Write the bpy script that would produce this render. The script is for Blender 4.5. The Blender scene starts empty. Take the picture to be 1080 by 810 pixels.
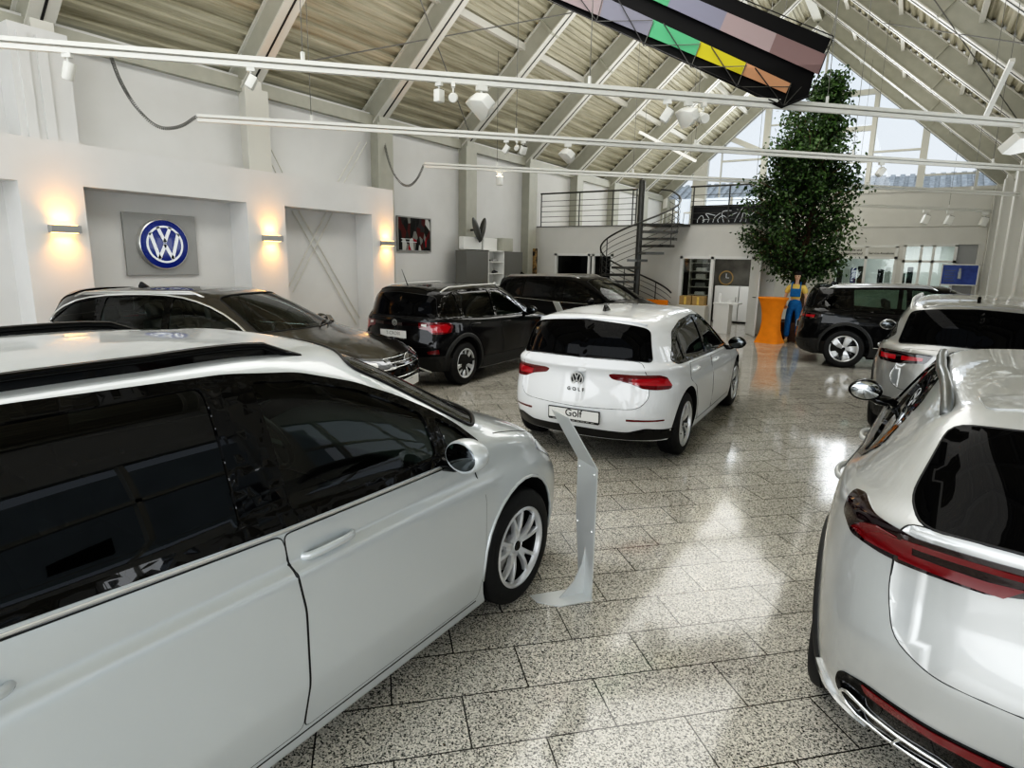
import bpy, bmesh, math, random
import numpy as np
from mathutils import Vector, Matrix
from mathutils.bvhtree import BVHTree
random.seed(7)
PI=math.pi
COL=bpy.context.scene.collection
# ------------------------------------------------------------------ camera
F_PX,HY,ROLL,YAW,CAMH=648.0,274.0,1.0,32.5,1.93
_p=math.atan((405-HY)/F_PX); _a=math.radians(-YAW)
_F=Vector((math.sin(_a)*math.cos(_p),math.cos(_a)*math.cos(_p),-math.sin(_p)))
_R0=Vector((math.cos(_a),-math.sin(_a),0)); _D0=_F.cross(_R0)
_r=math.radians(ROLL)
_R=_R0*math.cos(_r)-_D0*math.sin(_r); _D=_D0*math.cos(_r)+_R0*math.sin(_r)
cam_d=bpy.data.cameras.new('camera'); cam=bpy.data.objects.new('camera',cam_d); COL.objects.link(cam)
m3=Matrix((_R,-_D,-_F)).transposed(); cam.matrix_world=Matrix.Translation((0,0,CAMH))@m3.to_4x4()
cam_d.sensor_width=36; cam_d.lens=F_PX/1080*36; cam_d.clip_start=.05; cam_d.clip_end=500
bpy.context.scene.camera=cam
def ray(x,y): return _F+_R*((x-540)/F_PX)+_D*((y-405)/F_PX)
def pz(x,y,z=0.):
    d=ray(x,y); t=(z-CAMH)/d.z; return Vector((d.x*t,d.y*t,z))
def pX(x,y,X):
    d=ray(x,y); t=X/d.x; return Vector((X,d.y*t,CAMH+d.z*t))
def pY(x,y,Y):
    d=ray(x,y); t=Y/d.y; return Vector((d.x*t,Y,CAMH+d.z*t))
# ------------------------------------------------------------------ materials
def nmat(name):
    m=bpy.data.materials.new(name); m.use_nodes=True
    nt=m.node_tree; b=nt.nodes['Principled BSDF']; return m,nt,b
def mat(name,col,rough=.5,metal=0.,coat=0.,spec=.5,emit=None,es=1.,noise=0.,nscale=8.):
    m,nt,b=nmat(name)
    c=(*col,1)
    b.inputs['Base Color'].default_value=c
    b.inputs['Roughness'].default_value=rough; b.inputs['Metallic'].default_value=metal
    b.inputs['Coat Weight'].default_value=coat; b.inputs['Coat Roughness'].default_value=.03
    b.inputs['Specular IOR Level'].default_value=spec
    if emit: b.inputs['Emission Color'].default_value=(*emit,1); b.inputs['Emission Strength'].default_value=es
    if noise>0:
        tc=nt.nodes.new('ShaderNodeTexCoord'); n=nt.nodes.new('ShaderNodeTexNoise'); n.inputs['Scale'].default_value=nscale; n.inputs['Detail'].default_value=4
        nt.links.new(tc.outputs['Object'],n.inputs['Vector'])
        r=nt.nodes.new('ShaderNodeValToRGB'); r.color_ramp.elements[0].position=.3; r.color_ramp.elements[1].position=.7
        r.color_ramp.elements[0].color=(*[v*(1-noise) for v in col],1); r.color_ramp.elements[1].color=(*[min(1,v*(1+noise*.6)) for v in col],1)
        nt.links.new(n.outputs['Fac'],r.inputs['Fac']); nt.links.new(r.outputs['Color'],b.inputs['Base Color'])
    return m
def paint(name,col,metal=.0,rough=.4,flake=0.,inner=True):
    m,nt,b=nmat(name)
    b.inputs['Base Color'].default_value=(*col,1); b.inputs['Metallic'].default_value=metal; b.inputs['Roughness'].default_value=rough
    b.inputs['Coat Weight'].default_value=1.; b.inputs['Coat Roughness'].default_value=.02; b.inputs['Coat IOR'].default_value=1.55
    if name=='black_paint': b.inputs['Specular IOR Level'].default_value=.1; b.inputs['Coat Weight'].default_value=.75; b.inputs['Coat IOR'].default_value=1.45
    if flake>0:
        tc=nt.nodes.new('ShaderNodeTexCoord'); n=nt.nodes.new('ShaderNodeTexNoise'); n.inputs['Scale'].default_value=600
        nt.links.new(tc.outputs['Object'],n.inputs['Vector'])
        bp=nt.nodes.new('ShaderNodeBump'); bp.inputs['Strength'].default_value=flake; bp.inputs['Distance'].default_value=.002
        nt.links.new(n.outputs['Fac'],bp.inputs['Height']); nt.links.new(bp.outputs['Normal'],b.inputs['Normal'])
    if inner:
        out=nt.nodes['Material Output']; g=nt.nodes.new('ShaderNodeNewGeometry'); mx=nt.nodes.new('ShaderNodeMixShader')
        d=nt.nodes.new('ShaderNodeBsdfDiffuse'); d.inputs['Color'].default_value=(.02,.02,.022,1)
        nt.links.new(g.outputs['Backfacing'],mx.inputs[0]); nt.links.new(b.outputs[0],mx.inputs[1]); nt.links.new(d.outputs[0],mx.inputs[2]); nt.links.new(mx.outputs[0],out.inputs[0])
    return m
def glass(name,tint,refl=1.):
    m,nt,b=nmat(name); nt.nodes.remove(b); out=nt.nodes['Material Output']
    t=nt.nodes.new('ShaderNodeBsdfTransparent'); t.inputs[0].default_value=(*tint,1)
    g=nt.nodes.new('ShaderNodeBsdfGlossy'); g.inputs['Roughness'].default_value=0.0; g.inputs['Color'].default_value=(refl,refl,refl,1)
    fr=nt.nodes.new('ShaderNodeFresnel'); fr.inputs['IOR'].default_value=1.52
    mx=nt.nodes.new('ShaderNodeMixShader')
    nt.links.new(fr.outputs[0],mx.inputs[0]); nt.links.new(t.outputs[0],mx.inputs[1]); nt.links.new(g.outputs[0],mx.inputs[2]); nt.links.new(mx.outputs[0],out.inputs[0])
    return m
M={}
M['silver']=paint('silver_paint',(.61,.645,.66),.36,.36,.03)
M['white']=paint('white_paint',(.82,.84,.86),0,.45)
M['pearl']=paint('pearl_silver_paint',(.50,.51,.505),.40,.34,.03)
M['grey']=paint('grey_paint',(.36,.36,.35),.6,.3,.03)
M['black']=paint('black_paint',(.004,.004,.005),.0,.35)
M['brown']=paint('dark_brown_paint',(.035,.031,.028),.5,.3,.02)
M['gloss']=mat('gloss_black',(.003,.003,.0035),.04,0,0.,spec=.4)
M['glass_dark']=glass('privacy_glass',(.035,.04,.045))
M['glass_mid']=glass('tinted_glass',(.40,.50,.46))
M['glass_clear']=glass('windscreen_glass',(.62,.72,.68))
M['seal']=mat('rubber_seal',(.012,.012,.013),.45)
M['clad']=mat('grey_cladding',(.026,.026,.026),.55)
M['well']=mat('wheel_well',(.008,.008,.008),.9)
M['tyre']=mat('tyre_rubber',(.016,.016,.017),.62,noise=.2,nscale=40)
M['alloy']=mat('alloy_silver',(.68,.69,.70),.28,.6)
M['alloy_dark']=mat('alloy_black',(.015,.015,.017),.25,.3,.6)
M['chrome']=mat('chrome',(.85,.86,.87),.08,1.)
M['satin']=mat('satin_silver',(.70,.70,.69),.28,.9)
M['satin_grey']=mat('satin_dark_grey',(.16,.165,.16),.33,.6,.3)
M['disc']=mat('brake_steel',(.35,.34,.33),.35,.9)
M['rear_glass']=mat('rear_privacy_glass',(.002,.002,.0025),.03,0,0.,spec=.12)
M['lamp_red']=mat('tail_lamp_red',(.13,.002,.006),.08,0,1.)
M['lamp_bright']=mat('tail_lamp_bright_red',(.42,.010,.02),.1,0,1.)
M['lamp_smoke']=mat('tail_lamp_smoked',(.010,.001,.002),.06,0,1.)
M['lamp_clear']=mat('lamp_clear_lens',(.22,.23,.25),.06,.4,1.)
M['lamp_white']=mat('lamp_white_lens',(.8,.8,.78),.1,0,1.)
M['plate']=mat('plate_white',(.82,.82,.80),.35)
M['ink']=mat('black_ink',(.01,.01,.012),.4)
M['mirror_glass']=mat('mirror_glass',(.50,.52,.53),.01,1.)
M['mirror_dark']=mat('mirror_dark',(.13,.14,.145),.02,1.)
M['seat']=mat('seat_fabric',(.07,.072,.075),.85,noise=.3,nscale=60)
M['dash']=mat('dashboard_plastic',(.02,.02,.021),.6)
M['wall']=mat('wall_plaster',(.72,.72,.71),.75,noise=.03,nscale=2)
M['wall_back']=mat('mezzanine_plaster',(.70,.69,.65),.75,noise=.03,nscale=2)
M['steel']=mat('grey_steel_frame',(.44,.435,.375),.5,.1,noise=.06,nscale=5)
M['steel_light']=mat('light_steel_flange',(.66,.65,.60),.45,.1)
M['track']=mat('white_track',(.80,.80,.76),.4)
M['darkmetal']=mat('dark_grey_metal',(.10,.10,.095),.4,.6)
M['cable']=mat('cable_grey',(.16,.16,.15),.5)
M['orange']=mat('orange_stretch_cloth',(.90,.29,.015),.75,noise=.08,nscale=6)
M['panelgrey']=mat('sign_panel_grey',(.36,.36,.35),.4,.3)
M['blue']=mat('emblem_blue',(.010,.030,.24),.25,0,.5)
M['emwhite']=mat('emblem_white',(.80,.83,.86),.25,.2)
M['stand']=mat('brushed_aluminium',(.66,.68,.68),.35,.35)
M['lampglow']=mat('lamp_glow',(1,.6,.2),.5,emit=(1,.55,.16),es=9)
M['lampwarm']=mat('lamp_warm_white',(1,.9,.7),.5,emit=(1,.8,.5),es=14)
# ------------------------------------------------------------------ generic mesh helpers
def mk(name,bm,m=None,parent=None,smooth=False,angle=None):
    me=bpy.data.meshes.new(name); bm.normal_update(); bm.to_mesh(me); bm.free()
    o=bpy.data.objects.new(name,me); COL.objects.link(o)
    if m is not None:
        for mm in (m if isinstance(m,(list,tuple)) else [m]): me.materials.append(mm)
    if smooth or angle:
        me.polygons.foreach_set('use_smooth',[True]*len(me.polygons))
        if angle: me.set_sharp_from_angle(angle=math.radians(angle))
    if parent is not None: o.parent=parent
    return o
def empty(name,loc,rz=0.,parent=None):
    o=bpy.data.objects.new(name,None); COL.objects.link(o); o.location=loc; o.rotation_euler=(0,0,rz); o.empty_display_size=.2
    if parent: o.parent=parent
    return o
def tag(o,label=None,cat=None,group=None,kind=None):
    if label: o['label']=label
    if cat: o['category']=cat
    if group: o['group']=group
    if kind: o['kind']=kind
    return o
def struct(o): o['kind']='structure'; return o
def box(bm,c,s,rot=None,mi=0):
    g=bmesh.ops.create_cube(bm,size=1.)['verts']
    mt=Matrix.Diagonal((*s,1))
    if rot is not None: mt=(rot.to_matrix().to_4x4() if hasattr(rot,'to_matrix') else rot)@mt
    bmesh.ops.transform(bm,matrix=Matrix.Translation(c)@mt,verts=g)
    if mi:
        for f in {f for v in g for f in v.link_faces}: f.material_index=mi
    return g
def boxx(bm,x0,x1,y0,y1,z0,z1,mi=0): return box(bm,((x0+x1)/2,(y0+y1)/2,(z0+z1)/2),(abs(x1-x0),abs(y1-y0),abs(z1-z0)),mi=mi)
def bevel(bm,w,seg=2):
    bmesh.ops.bevel(bm,geom=[e for e in bm.edges],offset=w,segments=seg,affect='EDGES',profile=.5)
def beam(bm,a,b,w,h,up=(0,0,1)):
    a=Vector(a);b=Vector(b); z=(b-a); L=z.length; z.normalize(); u=Vector(up)
    x=z.cross(u)
    if x.length<1e-4: x=z.cross(Vector((1,0,0)))
    x.normalize(); y=x.cross(z); y.normalize()
    R=Matrix((x,y,z)).transposed().to_4x4()
    return box(bm,(a+b)/2,(w,h,L),R)
def tube(bm,pts,r,n=8,closed=False,cap=True):
    pts=[Vector(p) for p in pts]; N=len(pts); rings=[]; prev=None
    for i,p in enumerate(pts):
        if closed: t=(pts[(i+1)%N]-pts[i-1])
        else: t=pts[min(i+1,N-1)]-pts[max(i-1,0)]
        if t.length<1e-9: t=Vector((0,0,1))
        t.normalize()
        if prev is None:
            x=t.cross(Vector((0,0,1)))
            if x.length<.05: x=t.cross(Vector((1,0,0)))
        else: x=prev-t*prev.dot(t)
        x.normalize(); prev=x; y=t.cross(x)
        rr=r[i] if isinstance(r,(list,tuple)) else r
        rings.append([bm.verts.new(p+(x*math.cos(2*PI*k/n)+y*math.sin(2*PI*k/n))*rr) for k in range(n)])
    M_=N if closed else N-1
    for i in range(M_):
        A=rings[i];B=rings[(i+1)%N]
        for k in range(n): bm.faces.new((A[k],A[(k+1)%n],B[(k+1)%n],B[k]))
    if cap and not closed: bm.faces.new(rings[0][::-1]); bm.faces.new(rings[-1])
def lathe(bm,prof,n=32,axis='Z',mt=None,mi=0):
    rings=[];vs=[]
    for (r,z) in prof:
        ring=[]
        for k in range(n if r>1e-6 else 1):
            a=2*PI*k/n; v=Vector((r*math.cos(a),r*math.sin(a),z))
            if axis=='Y': v=Vector((v.x,v.z,v.y))
            if mt: v=mt@v
            ring.append(bm.verts.new(v))
        rings.append(ring)
    for A,B in zip(rings[:-1],rings[1:]):
        for k in range(n):
            a,b=A[k%len(A)],A[(k+1)%len(A)]; c,d=B[(k+1)%len(B)],B[k%len(B)]
            f=[a]
            for v in (b,c,d):
                if v not in f: f.append(v)
            if len(f)>2:
                ff=bm.faces.new(f); ff.material_index=mi
def prism(bm,poly,z0,z1,mt=None,mi=0):
    a=[Vector((x,y,z0)) for x,y in poly]; b=[Vector((x,y,z1)) for x,y in poly]
    if mt: a=[mt@v for v in a]; b=[mt@v for v in b]
    A=[bm.verts.new(v) for v in a]; B=[bm.verts.new(v) for v in b]; n=len(poly)
    fs=[bm.faces.new(A[::-1]),bm.faces.new(B)]
    for i in range(n): fs.append(bm.faces.new((A[i],A[(i+1)%n],B[(i+1)%n],B[i])))
    for f in fs: f.material_index=mi
def text(name,s,size,m,mtx,parent=None,ext=.001,bold=0.,spacing=1.):
    cu=bpy.data.curves.new(name,'FONT'); cu.body=s; cu.size=size; cu.align_x='CENTER'; cu.align_y='CENTER'; cu.extrude=ext; cu.offset=bold; cu.space_character=spacing
    o=bpy.data.objects.new(name,cu); COL.objects.link(o); dg=bpy.context.evaluated_depsgraph_get()
    me=bpy.data.meshes.new_from_object(o.evaluated_get(dg)); bpy.data.objects.remove(o)
    o=bpy.data.objects.new(name,me); COL.objects.link(o); me.materials.clear(); me.materials.append(m); me.transform(mtx)
    if parent: o.parent=parent
    return o
def frame(origin,xdir,ydir):
    x=Vector(xdir).normalized(); y=Vector(ydir); y=(y-x*y.dot(x)).normalized(); z=x.cross(y)
    return Matrix.Translation(origin)@Matrix((x,y,z)).transposed().to_4x4()
def rnd(P,r,n=4):
    if r<=0: return P
    out=[];N=len(P)
    for i in range(N):
        a,b,c=[Vector(P[j%N]) for j in (i-1,i,i+1)]
        u=a-b;v=c-b; ru=min(r,u.length*.45); rv=min(r,v.length*.45)
        p=b+u.normalized()*ru; q=b+v.normalized()*rv
        for k in range(n+1):
            t=k/n; out.append(tuple(p*(1-t)**2+b*2*t*(1-t)+q*t*t))
    return out
def area2(P): return sum(P[i-1][0]*P[i][1]-P[i][0]*P[i-1][1] for i in range(len(P)))/2
def inside(P,x,y):
    c=False;n=len(P);j=n-1
    for i in range(n):
        xi,yi=P[i];xj,yj=P[j]
        if (yi>y)!=(yj>y) and x<(xj-xi)*(y-yi)/(yj-yi)+xi: c=not c
        j=i
    return c
# ------------------------------------------------------------------ surface patches on a car body
DIRS={'S':(0,-1,0),'B':(1,0,0),'F':(-1,0,0),'T':(0,0,-1)}
def basis(d):
    d=Vector(d).normalized(); up=Vector((0,0,1)) if abs(d.z)<.95 else Vector((1,0,0))
    u=up.cross(d).normalized(); v=d.cross(u).normalized(); return d,u,v
class Car: pass
def hit(C,o,d):
    loc,nor,idx,dist=C.bvh.ray_cast(o,d,40)
    if loc is None: loc,nor,idx,dist=C.bvh.find_nearest(o+d*(12))
    t=C.tris[idx]; a,b,c=[C.v[i] for i in t]
    v0=b-a;v1=c-a;v2=loc-a; d00=v0.dot(v0);d01=v0.dot(v1);d11=v1.dot(v1);d20=v2.dot(v0);d21=v2.dot(v1); den=d00*d11-d01*d01
    if abs(den)<1e-14: return loc,nor
    w1=(d11*d20-d01*d21)/den; w2=(d00*d21-d01*d20)/den
    n=C.n[t[0]]*(1-w1-w2)+C.n[t[1]]*w1+C.n[t[2]]*w2
    return loc,n.normalized()
def snap(C,p,d,off=0.):
    d,u,v=basis(DIRS[d] if isinstance(d,str) else d); p=Vector(p)
    o=u*p.dot(u)+v*p.dot(v)-d*12
    l,n=hit(C,o,d); return l+n*off,n
def poly2(pts,d,side=1):
    if side<0: pts=[(p[0],-p[1],p[2]) for p in pts]; 
    d=Vector(DIRS[d] if isinstance(d,str) else d); 
    if side<0: d=Vector((d.x,-d.y,d.z))
    d,u,v=basis(d); P=[(Vector(p).dot(u),Vector(p).dot(v)) for p in pts]
    if area2(P)<0: P=P[::-1]
    return P,d,u,v
def patch(C,name,pts,d,m,off=.003,side=1,res=.05,skirt=.006,r=0.,holes=(),parent=None,hr=.0):
    P,d,u,v=poly2(pts,d,side); P=rnd(P,r)
    H=[rnd(poly2(h,d if side>0 else d,1)[0] if False else hp(h,d,u,v,side),hr) for h in holes]
    bm=bmesh.new(); bm.faces.new([bm.verts.new((x,y,0)) for x,y in P])
    xs=[p[0] for p in P]; ys=[p[1] for p in P]
    def cut(co,no): bmesh.ops.bisect_plane(bm,geom=bm.verts[:]+bm.edges[:]+bm.faces[:],plane_co=co,plane_no=no,dist=1e-6)
    for h in H:
        for i in range(len(h)):
            a=h[i-1];b=h[i]; dx,dy=b[0]-a[0],b[1]-a[1]
            if dx*dx+dy*dy>1e-10: cut((a[0],a[1],0),(-dy,dx,0))
    nx=max(1,int((max(xs)-min(xs))/res)); ny=max(1,int((max(ys)-min(ys))/res))
    for i in range(1,nx): cut((min(xs)+(max(xs)-min(xs))*i/nx,0,0),(1,0,0))
    for i in range(1,ny): cut((0,min(ys)+(max(ys)-min(ys))*i/ny,0),(0,1,0))
    if H:
        kill=[f for f in bm.faces if any(inside(h,*f.calc_center_median()[:2]) for h in H)]
        bmesh.ops.delete(bm,geom=kill,context='FACES')
    bmesh.ops.dissolve_degenerate(bm,dist=1e-5,edges=bm.edges[:])
    bm.verts.ensure_lookup_table()
    nor={}
    for w in bm.verts:
        o=u*w.co.x+v*w.co.y-d*12; l,n=hit(C,o,d)
        if n.dot(d)>0: n=-n
        w.co=l+n*off; nor[w]=n
    bm.normal_update()
    f=[f for f in bm.faces]
    if sum((x.normal.dot(nor[x.verts[0]])*x.calc_area() for x in f))<0: bmesh.ops.reverse_faces(bm,faces=f)
    be=[e for e in bm.edges if e.is_boundary]
    top=set(bm.faces)
    bm.verts.index_update(); N=[nor[w].copy() for w in bm.verts]
    if skirt>0 and be:
        bv={}; 
        for e in be:
            for w in e.verts:
                if w not in bv:
                    k=bm.verts.new(w.co-nor[w]*(off+skirt)); k2=bm.verts.new(w.co); bv[w]=(k2,k); 
        for e in be:
            lp=e.link_loops[0]; a=lp.vert; b=lp.link_loop_next.vert
            bm.faces.new((bv[b][0],bv[a][0],bv[a][1],bv[b][1]))
        bm.verts.index_update()
        N+= [Vector((0,0,0))]*(len(bm.verts)-len(N))
    me=bpy.data.meshes.new(name); bm.to_mesh(me); bm.free(); me.materials.append(m)
    me.polygons.foreach_set('use_smooth',[True]*len(me.polygons))
    me.normals_split_custom_set_from_vertices([tuple(n) for n in N])
    o=bpy.data.objects.new(name,me); COL.objects.link(o); o.parent=parent or C.root
    return o
def hp(h,d,u,v,side):
    if side<0: h=[(p[0],-p[1],p[2]) for p in h]
    P=[(Vector(p).dot(u),Vector(p).dot(v)) for p in h]
    return P if area2(P)>0 else P[::-1]
def both(C,name,pts,d,m,**k):
    return [patch(C,name,pts,d,m,side=s,**k) for s in (1,-1)]
def dense(path,step=.04):
    out=[Vector(path[0])]
    for a,b in zip(path[:-1],path[1:]):
        a=Vector(a);b=Vector(b); n=max(1,int((b-a).length/step))
        for i in range(1,n+1): out.append(a.lerp(b,i/n))
    return out
def smoothpath(P,it=2,closed=False):
    P=[Vector(p) for p in P]
    for _ in range(it):
        Q=[] if closed else [P[0]]
        n=len(P)
        for i in range(n if closed else n-1):
            a=P[i];b=P[(i+1)%n]; Q+=[a.lerp(b,.25),a.lerp(b,.75)]
        if not closed: Q.append(P[-1])
        P=Q
    return P
def trim(C,name,path,d,m,r=.006,off=.002,side=1,n=6,closed=False,step=.05,parent=None,sm=2):
    d=Vector(DIRS[d] if isinstance(d,str) else d); 
    P=[Vector(p) for p in path]
    if side<0: P=[Vector((p.x,-p.y,p.z)) for p in P]; d=Vector((d.x,-d.y,d.z))
    P=smoothpath(P,sm,closed) if sm else P
    if closed: P=P+[P[0]]
    P=dense(P,step)
    if closed: P=P[:-1]
    Q=[snap(C,p,d,off)[0] for p in P]
    bm=bmesh.new(); tube(bm,Q,r,n,closed=closed); return mk(name,bm,m,parent or C.root,smooth=True)
# ------------------------------------------------------------------ car body
def cage(p):
    w=p['w']; WB=p['WB']; xf=p['xf']; xr=p['xr']; belt=p['belt']; beltr=p.get('beltr',belt+.04)
    hl=p['hood']; cw=p['cowl']; hd=p['head']; pk=p['peak']; rr=p['rear']; rb=p['rbase']
    xa=WB-.72; xb=WB*.47; xc=WB*.2
    yf=[0,.42,.78,.955,1,1,1,1,1,.965,.80,.42,0]
    X=[xf,xf-.02,xf-p.get('cf',.16),xf-.45,WB,xa,xb,xc,0,xr+.40,xr+p.get('cr',.13),xr+.02,xr]
    wf=[1,1,1,.6,.15,0,0,0,0,0,0,0,0]; wr=[0,0,0,0,0,0,0,0,.2,.75,1,1,1]
    def lo(zf,zs,zr,wy,df,dr):
        o=[]
        for s in range(13):
            x=X[s]-df*wf[s]+dr*wr[s]; z=zs+(zf-zs)*wf[s]+(zr-zs)*wr[s]
            o.append((x,yf[s]*w*wy,z))
        return o
    b0=p.get('z0',.2)
    L=[lo(b0+.02,b0,b0+.06,.80,.25,.30), lo(b0+.0,b0-.01,b0+.04,.955,.08,.10), lo(b0+.17,p.get('zl2',b0+.15),b0+.20,1.0 if 'zl2' in p else .992,.0,.0),
       lo(p.get('zb1',.52),.62 if 'zl2' in p else .52,p.get('zb2',.60),1.0,.0,p.get('dr3',.0)),
       lo(p.get('zf4',.64),p.get('cz',.80)-.03,p.get('zr4',.76),1.0,.02,p.get('dr4',.03)),
       lo(hl[1],p.get('cz',.80)+(.035 if p.get('crease')!=2 else .008),p.get('zr5',.90),.985 if not p.get('crease') else (.975 if p['crease']==1 else .955),xf-hl[0],p.get('dr5',.06))]
    # hood mid / belt
    hm=((hl[0]+cw[0])/2+.05, (hl[1]+cw[1])/2+.035)
    L6=[(hm[0],0,hm[1]),(hm[0]-.01,.40*w,hm[1]-.01),(hm[0]-.04,.72*w,hm[1]-.035),(hm[0]-.12,.90*w,hm[1]-.06),(WB-.1,.945*w,belt-.07),
        (xa,.962*w,belt-.045),(xb,(.965 if p.get('crease')!=2 else .984)*w,belt-.03),(xc,(.965 if p.get('crease')!=2 else .984)*w,belt-.02),(0,.963*w,beltr-.03),(xr+.42,.93*w,beltr-.03),(rb[0]+.06,.80*w,rb[1]-.06),(rb[0]-.03,.42*w,rb[1]-.07),(rb[0]-.05,0,rb[1]-.07)]
    bi=p.get('bi',.90)
    L7=[(cw[0],0,cw[1]),(cw[0]-.03,.38*w,cw[1]-.005),(cw[0]-.13,.66*w,cw[1]-.015),(cw[0]-.27,.825*w,cw[1]-.02),(cw[0]-.46,(bi-.005)*w,belt),
        (xa-.25,bi*w,belt+.005),(xb-.05,bi*w,belt+.012),(xc,bi*w,belt+.02),(.0,(bi-.005)*w,beltr),(rb[0]+.36,(bi-.03)*w,beltr+.01),(rb[0]+.13,.72*w,rb[1]+.01),(rb[0]+.01,.38*w,rb[1]),(rb[0],0,rb[1])]
    te=p.get('te',.68); 
    def rz(x): return float(np.interp(x,[rr[0],(rr[0]+pk[0])/2,pk[0],(pk[0]+hd[0])/2,hd[0]],[rr[1],rr[1]*.3+pk[1]*.7,pk[1],pk[1]*.72+hd[1]*.28,hd[1]]))
    dz=p.get('dz',.065)
    L9=[(hd[0],0,hd[1]),(hd[0]-.015,.32*w,hd[1]-.003),(hd[0]-.06,.55*w,hd[1]-.012),(hd[0]-.14,.645*w,hd[1]-.035)]
    xs=[hd[0]-.36,None,xb-.1,xc-.1,rr[0]+.42]; xs[1]=(xs[0]+xs[2])/2
    for x,t in zip(xs,[te-.015,te,te+.005,te,te-.01]): L9.append((x,t*w,rz(x)-dz))
    L9+=[(rr[0]+.20,(te-.03)*w,rr[1]-.055),(rr[0]+.05,.56*w,rr[1]-.03),(rr[0]+.005,.32*w,rr[1]-.008),(rr[0],0,rr[1])]
    L8=[]
    for a,b in zip(L7,L9):
        a=Vector(a);b=Vector(b); m=a.lerp(b,.52); m.y*=1.022; 
        L8.append(m)
    for s in (0,1,2): L8[s]=(L8[s][0]+.02,L8[s][1],L8[s][2]+.018)
    for s in (10,11,12): L8[s]=(L8[s][0]-p.get('rbul',.04),L8[s][1],L8[s][2]+.02)
    L10=[(hd[0]-.16,0,rz(hd[0]-.16)+.004),(hd[0]-.17,.36*te*w,rz(hd[0]-.17)),(hd[0]-.2,.60*te*w,rz(hd[0]-.2)-.006),(hd[0]-.27,.70*te*w,rz(hd[0]-.27)-.012)]
    for x in xs: L10.append((x-.02,.71*te*w,rz(x)-.014))
    L10+=[(rr[0]+.26,.69*te*w,rz(rr[0]+.26)-.012),(rr[0]+.17,.60*te*w,rz(rr[0]+.17)-.008),(rr[0]+.13,.36*te*w,rz(rr[0]+.13)-.002),(rr[0]+.12,0,rz(rr[0]+.12))]
    return L+[L6,L7,L8,L9,L10]
def build_body(C,p,lv):
    Ls=cage(p); bm=bmesh.new(); cl=bm.edges.layers.float.new('crease_edge')
    V=[[None]*24 for _ in Ls]
    for k,L in enumerate(Ls):
        for s,q in enumerate(L):
            V[k][s]=bm.verts.new(q)
            if 0<s<12: V[k][24-s]=bm.verts.new((q[0],-q[1],q[2]))
    for k in range(len(Ls)-1):
        for s in range(24):
            t=(s+1)%24; bm.faces.new((V[k][s],V[k][t],V[k+1][t],V[k+1][s]))
    for k,flip in ((0,True),(len(Ls)-1,False)):
        for s in range(12):
            a,b=V[k][s],V[k][s+1]; c,d=V[k][(24-s-1)%24],V[k][(24-s)%24]
            f=[]
            for v in (a,b,c,d):
                if v not in f: f.append(v)
            bm.faces.new(f[::-1] if flip else f)
    bmesh.ops.recalc_face_normals(bm,faces=bm.faces[:])
    def cr(k,val,ss):
        for s in ss:
            for side in (0,1):
                a,b=(s,s+1) if side==0 else ((24-s)%24,(23-s)%24)
                e=bm.edges.get((V[k][a],V[k][b]))
                if e: e[cl]=val
    for k,val,ss in p.get('creases',[]): cr(k,val,ss)
    cr(1,.5,range(12)); cr(7,.45,range(3,10)); cr(9,.15,range(4,9))
    me=bpy.data.meshes.new('body'); bm.to_mesh(me); bm.free()
    o=bpy.data.objects.new('body',me); COL.objects.link(o)
    s=o.modifiers.new('s','SUBSURF'); s.levels=lv; s.render_levels=lv
    dg=bpy.context.evaluated_depsgraph_get(); e=bpy.data.meshes.new_from_object(o.evaluated_get(dg)); 
    o.modifiers.clear(); o.data=e; 
    e.calc_loop_triangles()
    C.v=[v.co.copy() for v in e.vertices]; C.n=[Vector(v.normal) for v in e.vertices]; C.tris=[tuple(t.vertices) for t in e.loop_triangles]
    C.bvh=BVHTree.FromPolygons(C.v,C.tris)
    e.materials.clear(); e.materials.append(p['paint']); e.materials.append(M['well'])
    # wheel wells
    bm=bmesh.new(); Ra=p['Ra']
    for x in (0,p['WB']):
        for sy in (1,-1):
            n=64; A=[];B=[]
            for k in range(n):
                a=2*PI*k/n; xx=x+Ra*math.cos(a); zz=p['Rt']+.02+Ra*math.sin(a)
                A.append(bm.verts.new((xx,sy*(p['w']-.30),zz))); B.append(bm.verts.new((xx,sy*(p['w']+.2),zz)))
            bm.faces.new(A);bm.faces.new(B[::-1])
            for k in range(n): bm.faces.new((A[k],B[k],B[(k+1)%n],A[(k+1)%n]))
    bmesh.ops.recalc_face_normals(bm,faces=bm.faces[:])
    ct=mk('cutter',bm,[M['well'],M['well']]); 
    for f in ct.data.polygons: f.material_index=1
    b=o.modifiers.new('b','BOOLEAN'); b.operation='DIFFERENCE'; b.solver='EXACT'; b.object=ct
    dg=bpy.context.evaluated_depsgraph_get(); e2=bpy.data.meshes.new_from_object(o.evaluated_get(dg)); o.modifiers.clear(); o.data=e2
    bpy.data.objects.remove(ct)
    o.parent=C.root
    C.body=o
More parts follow.
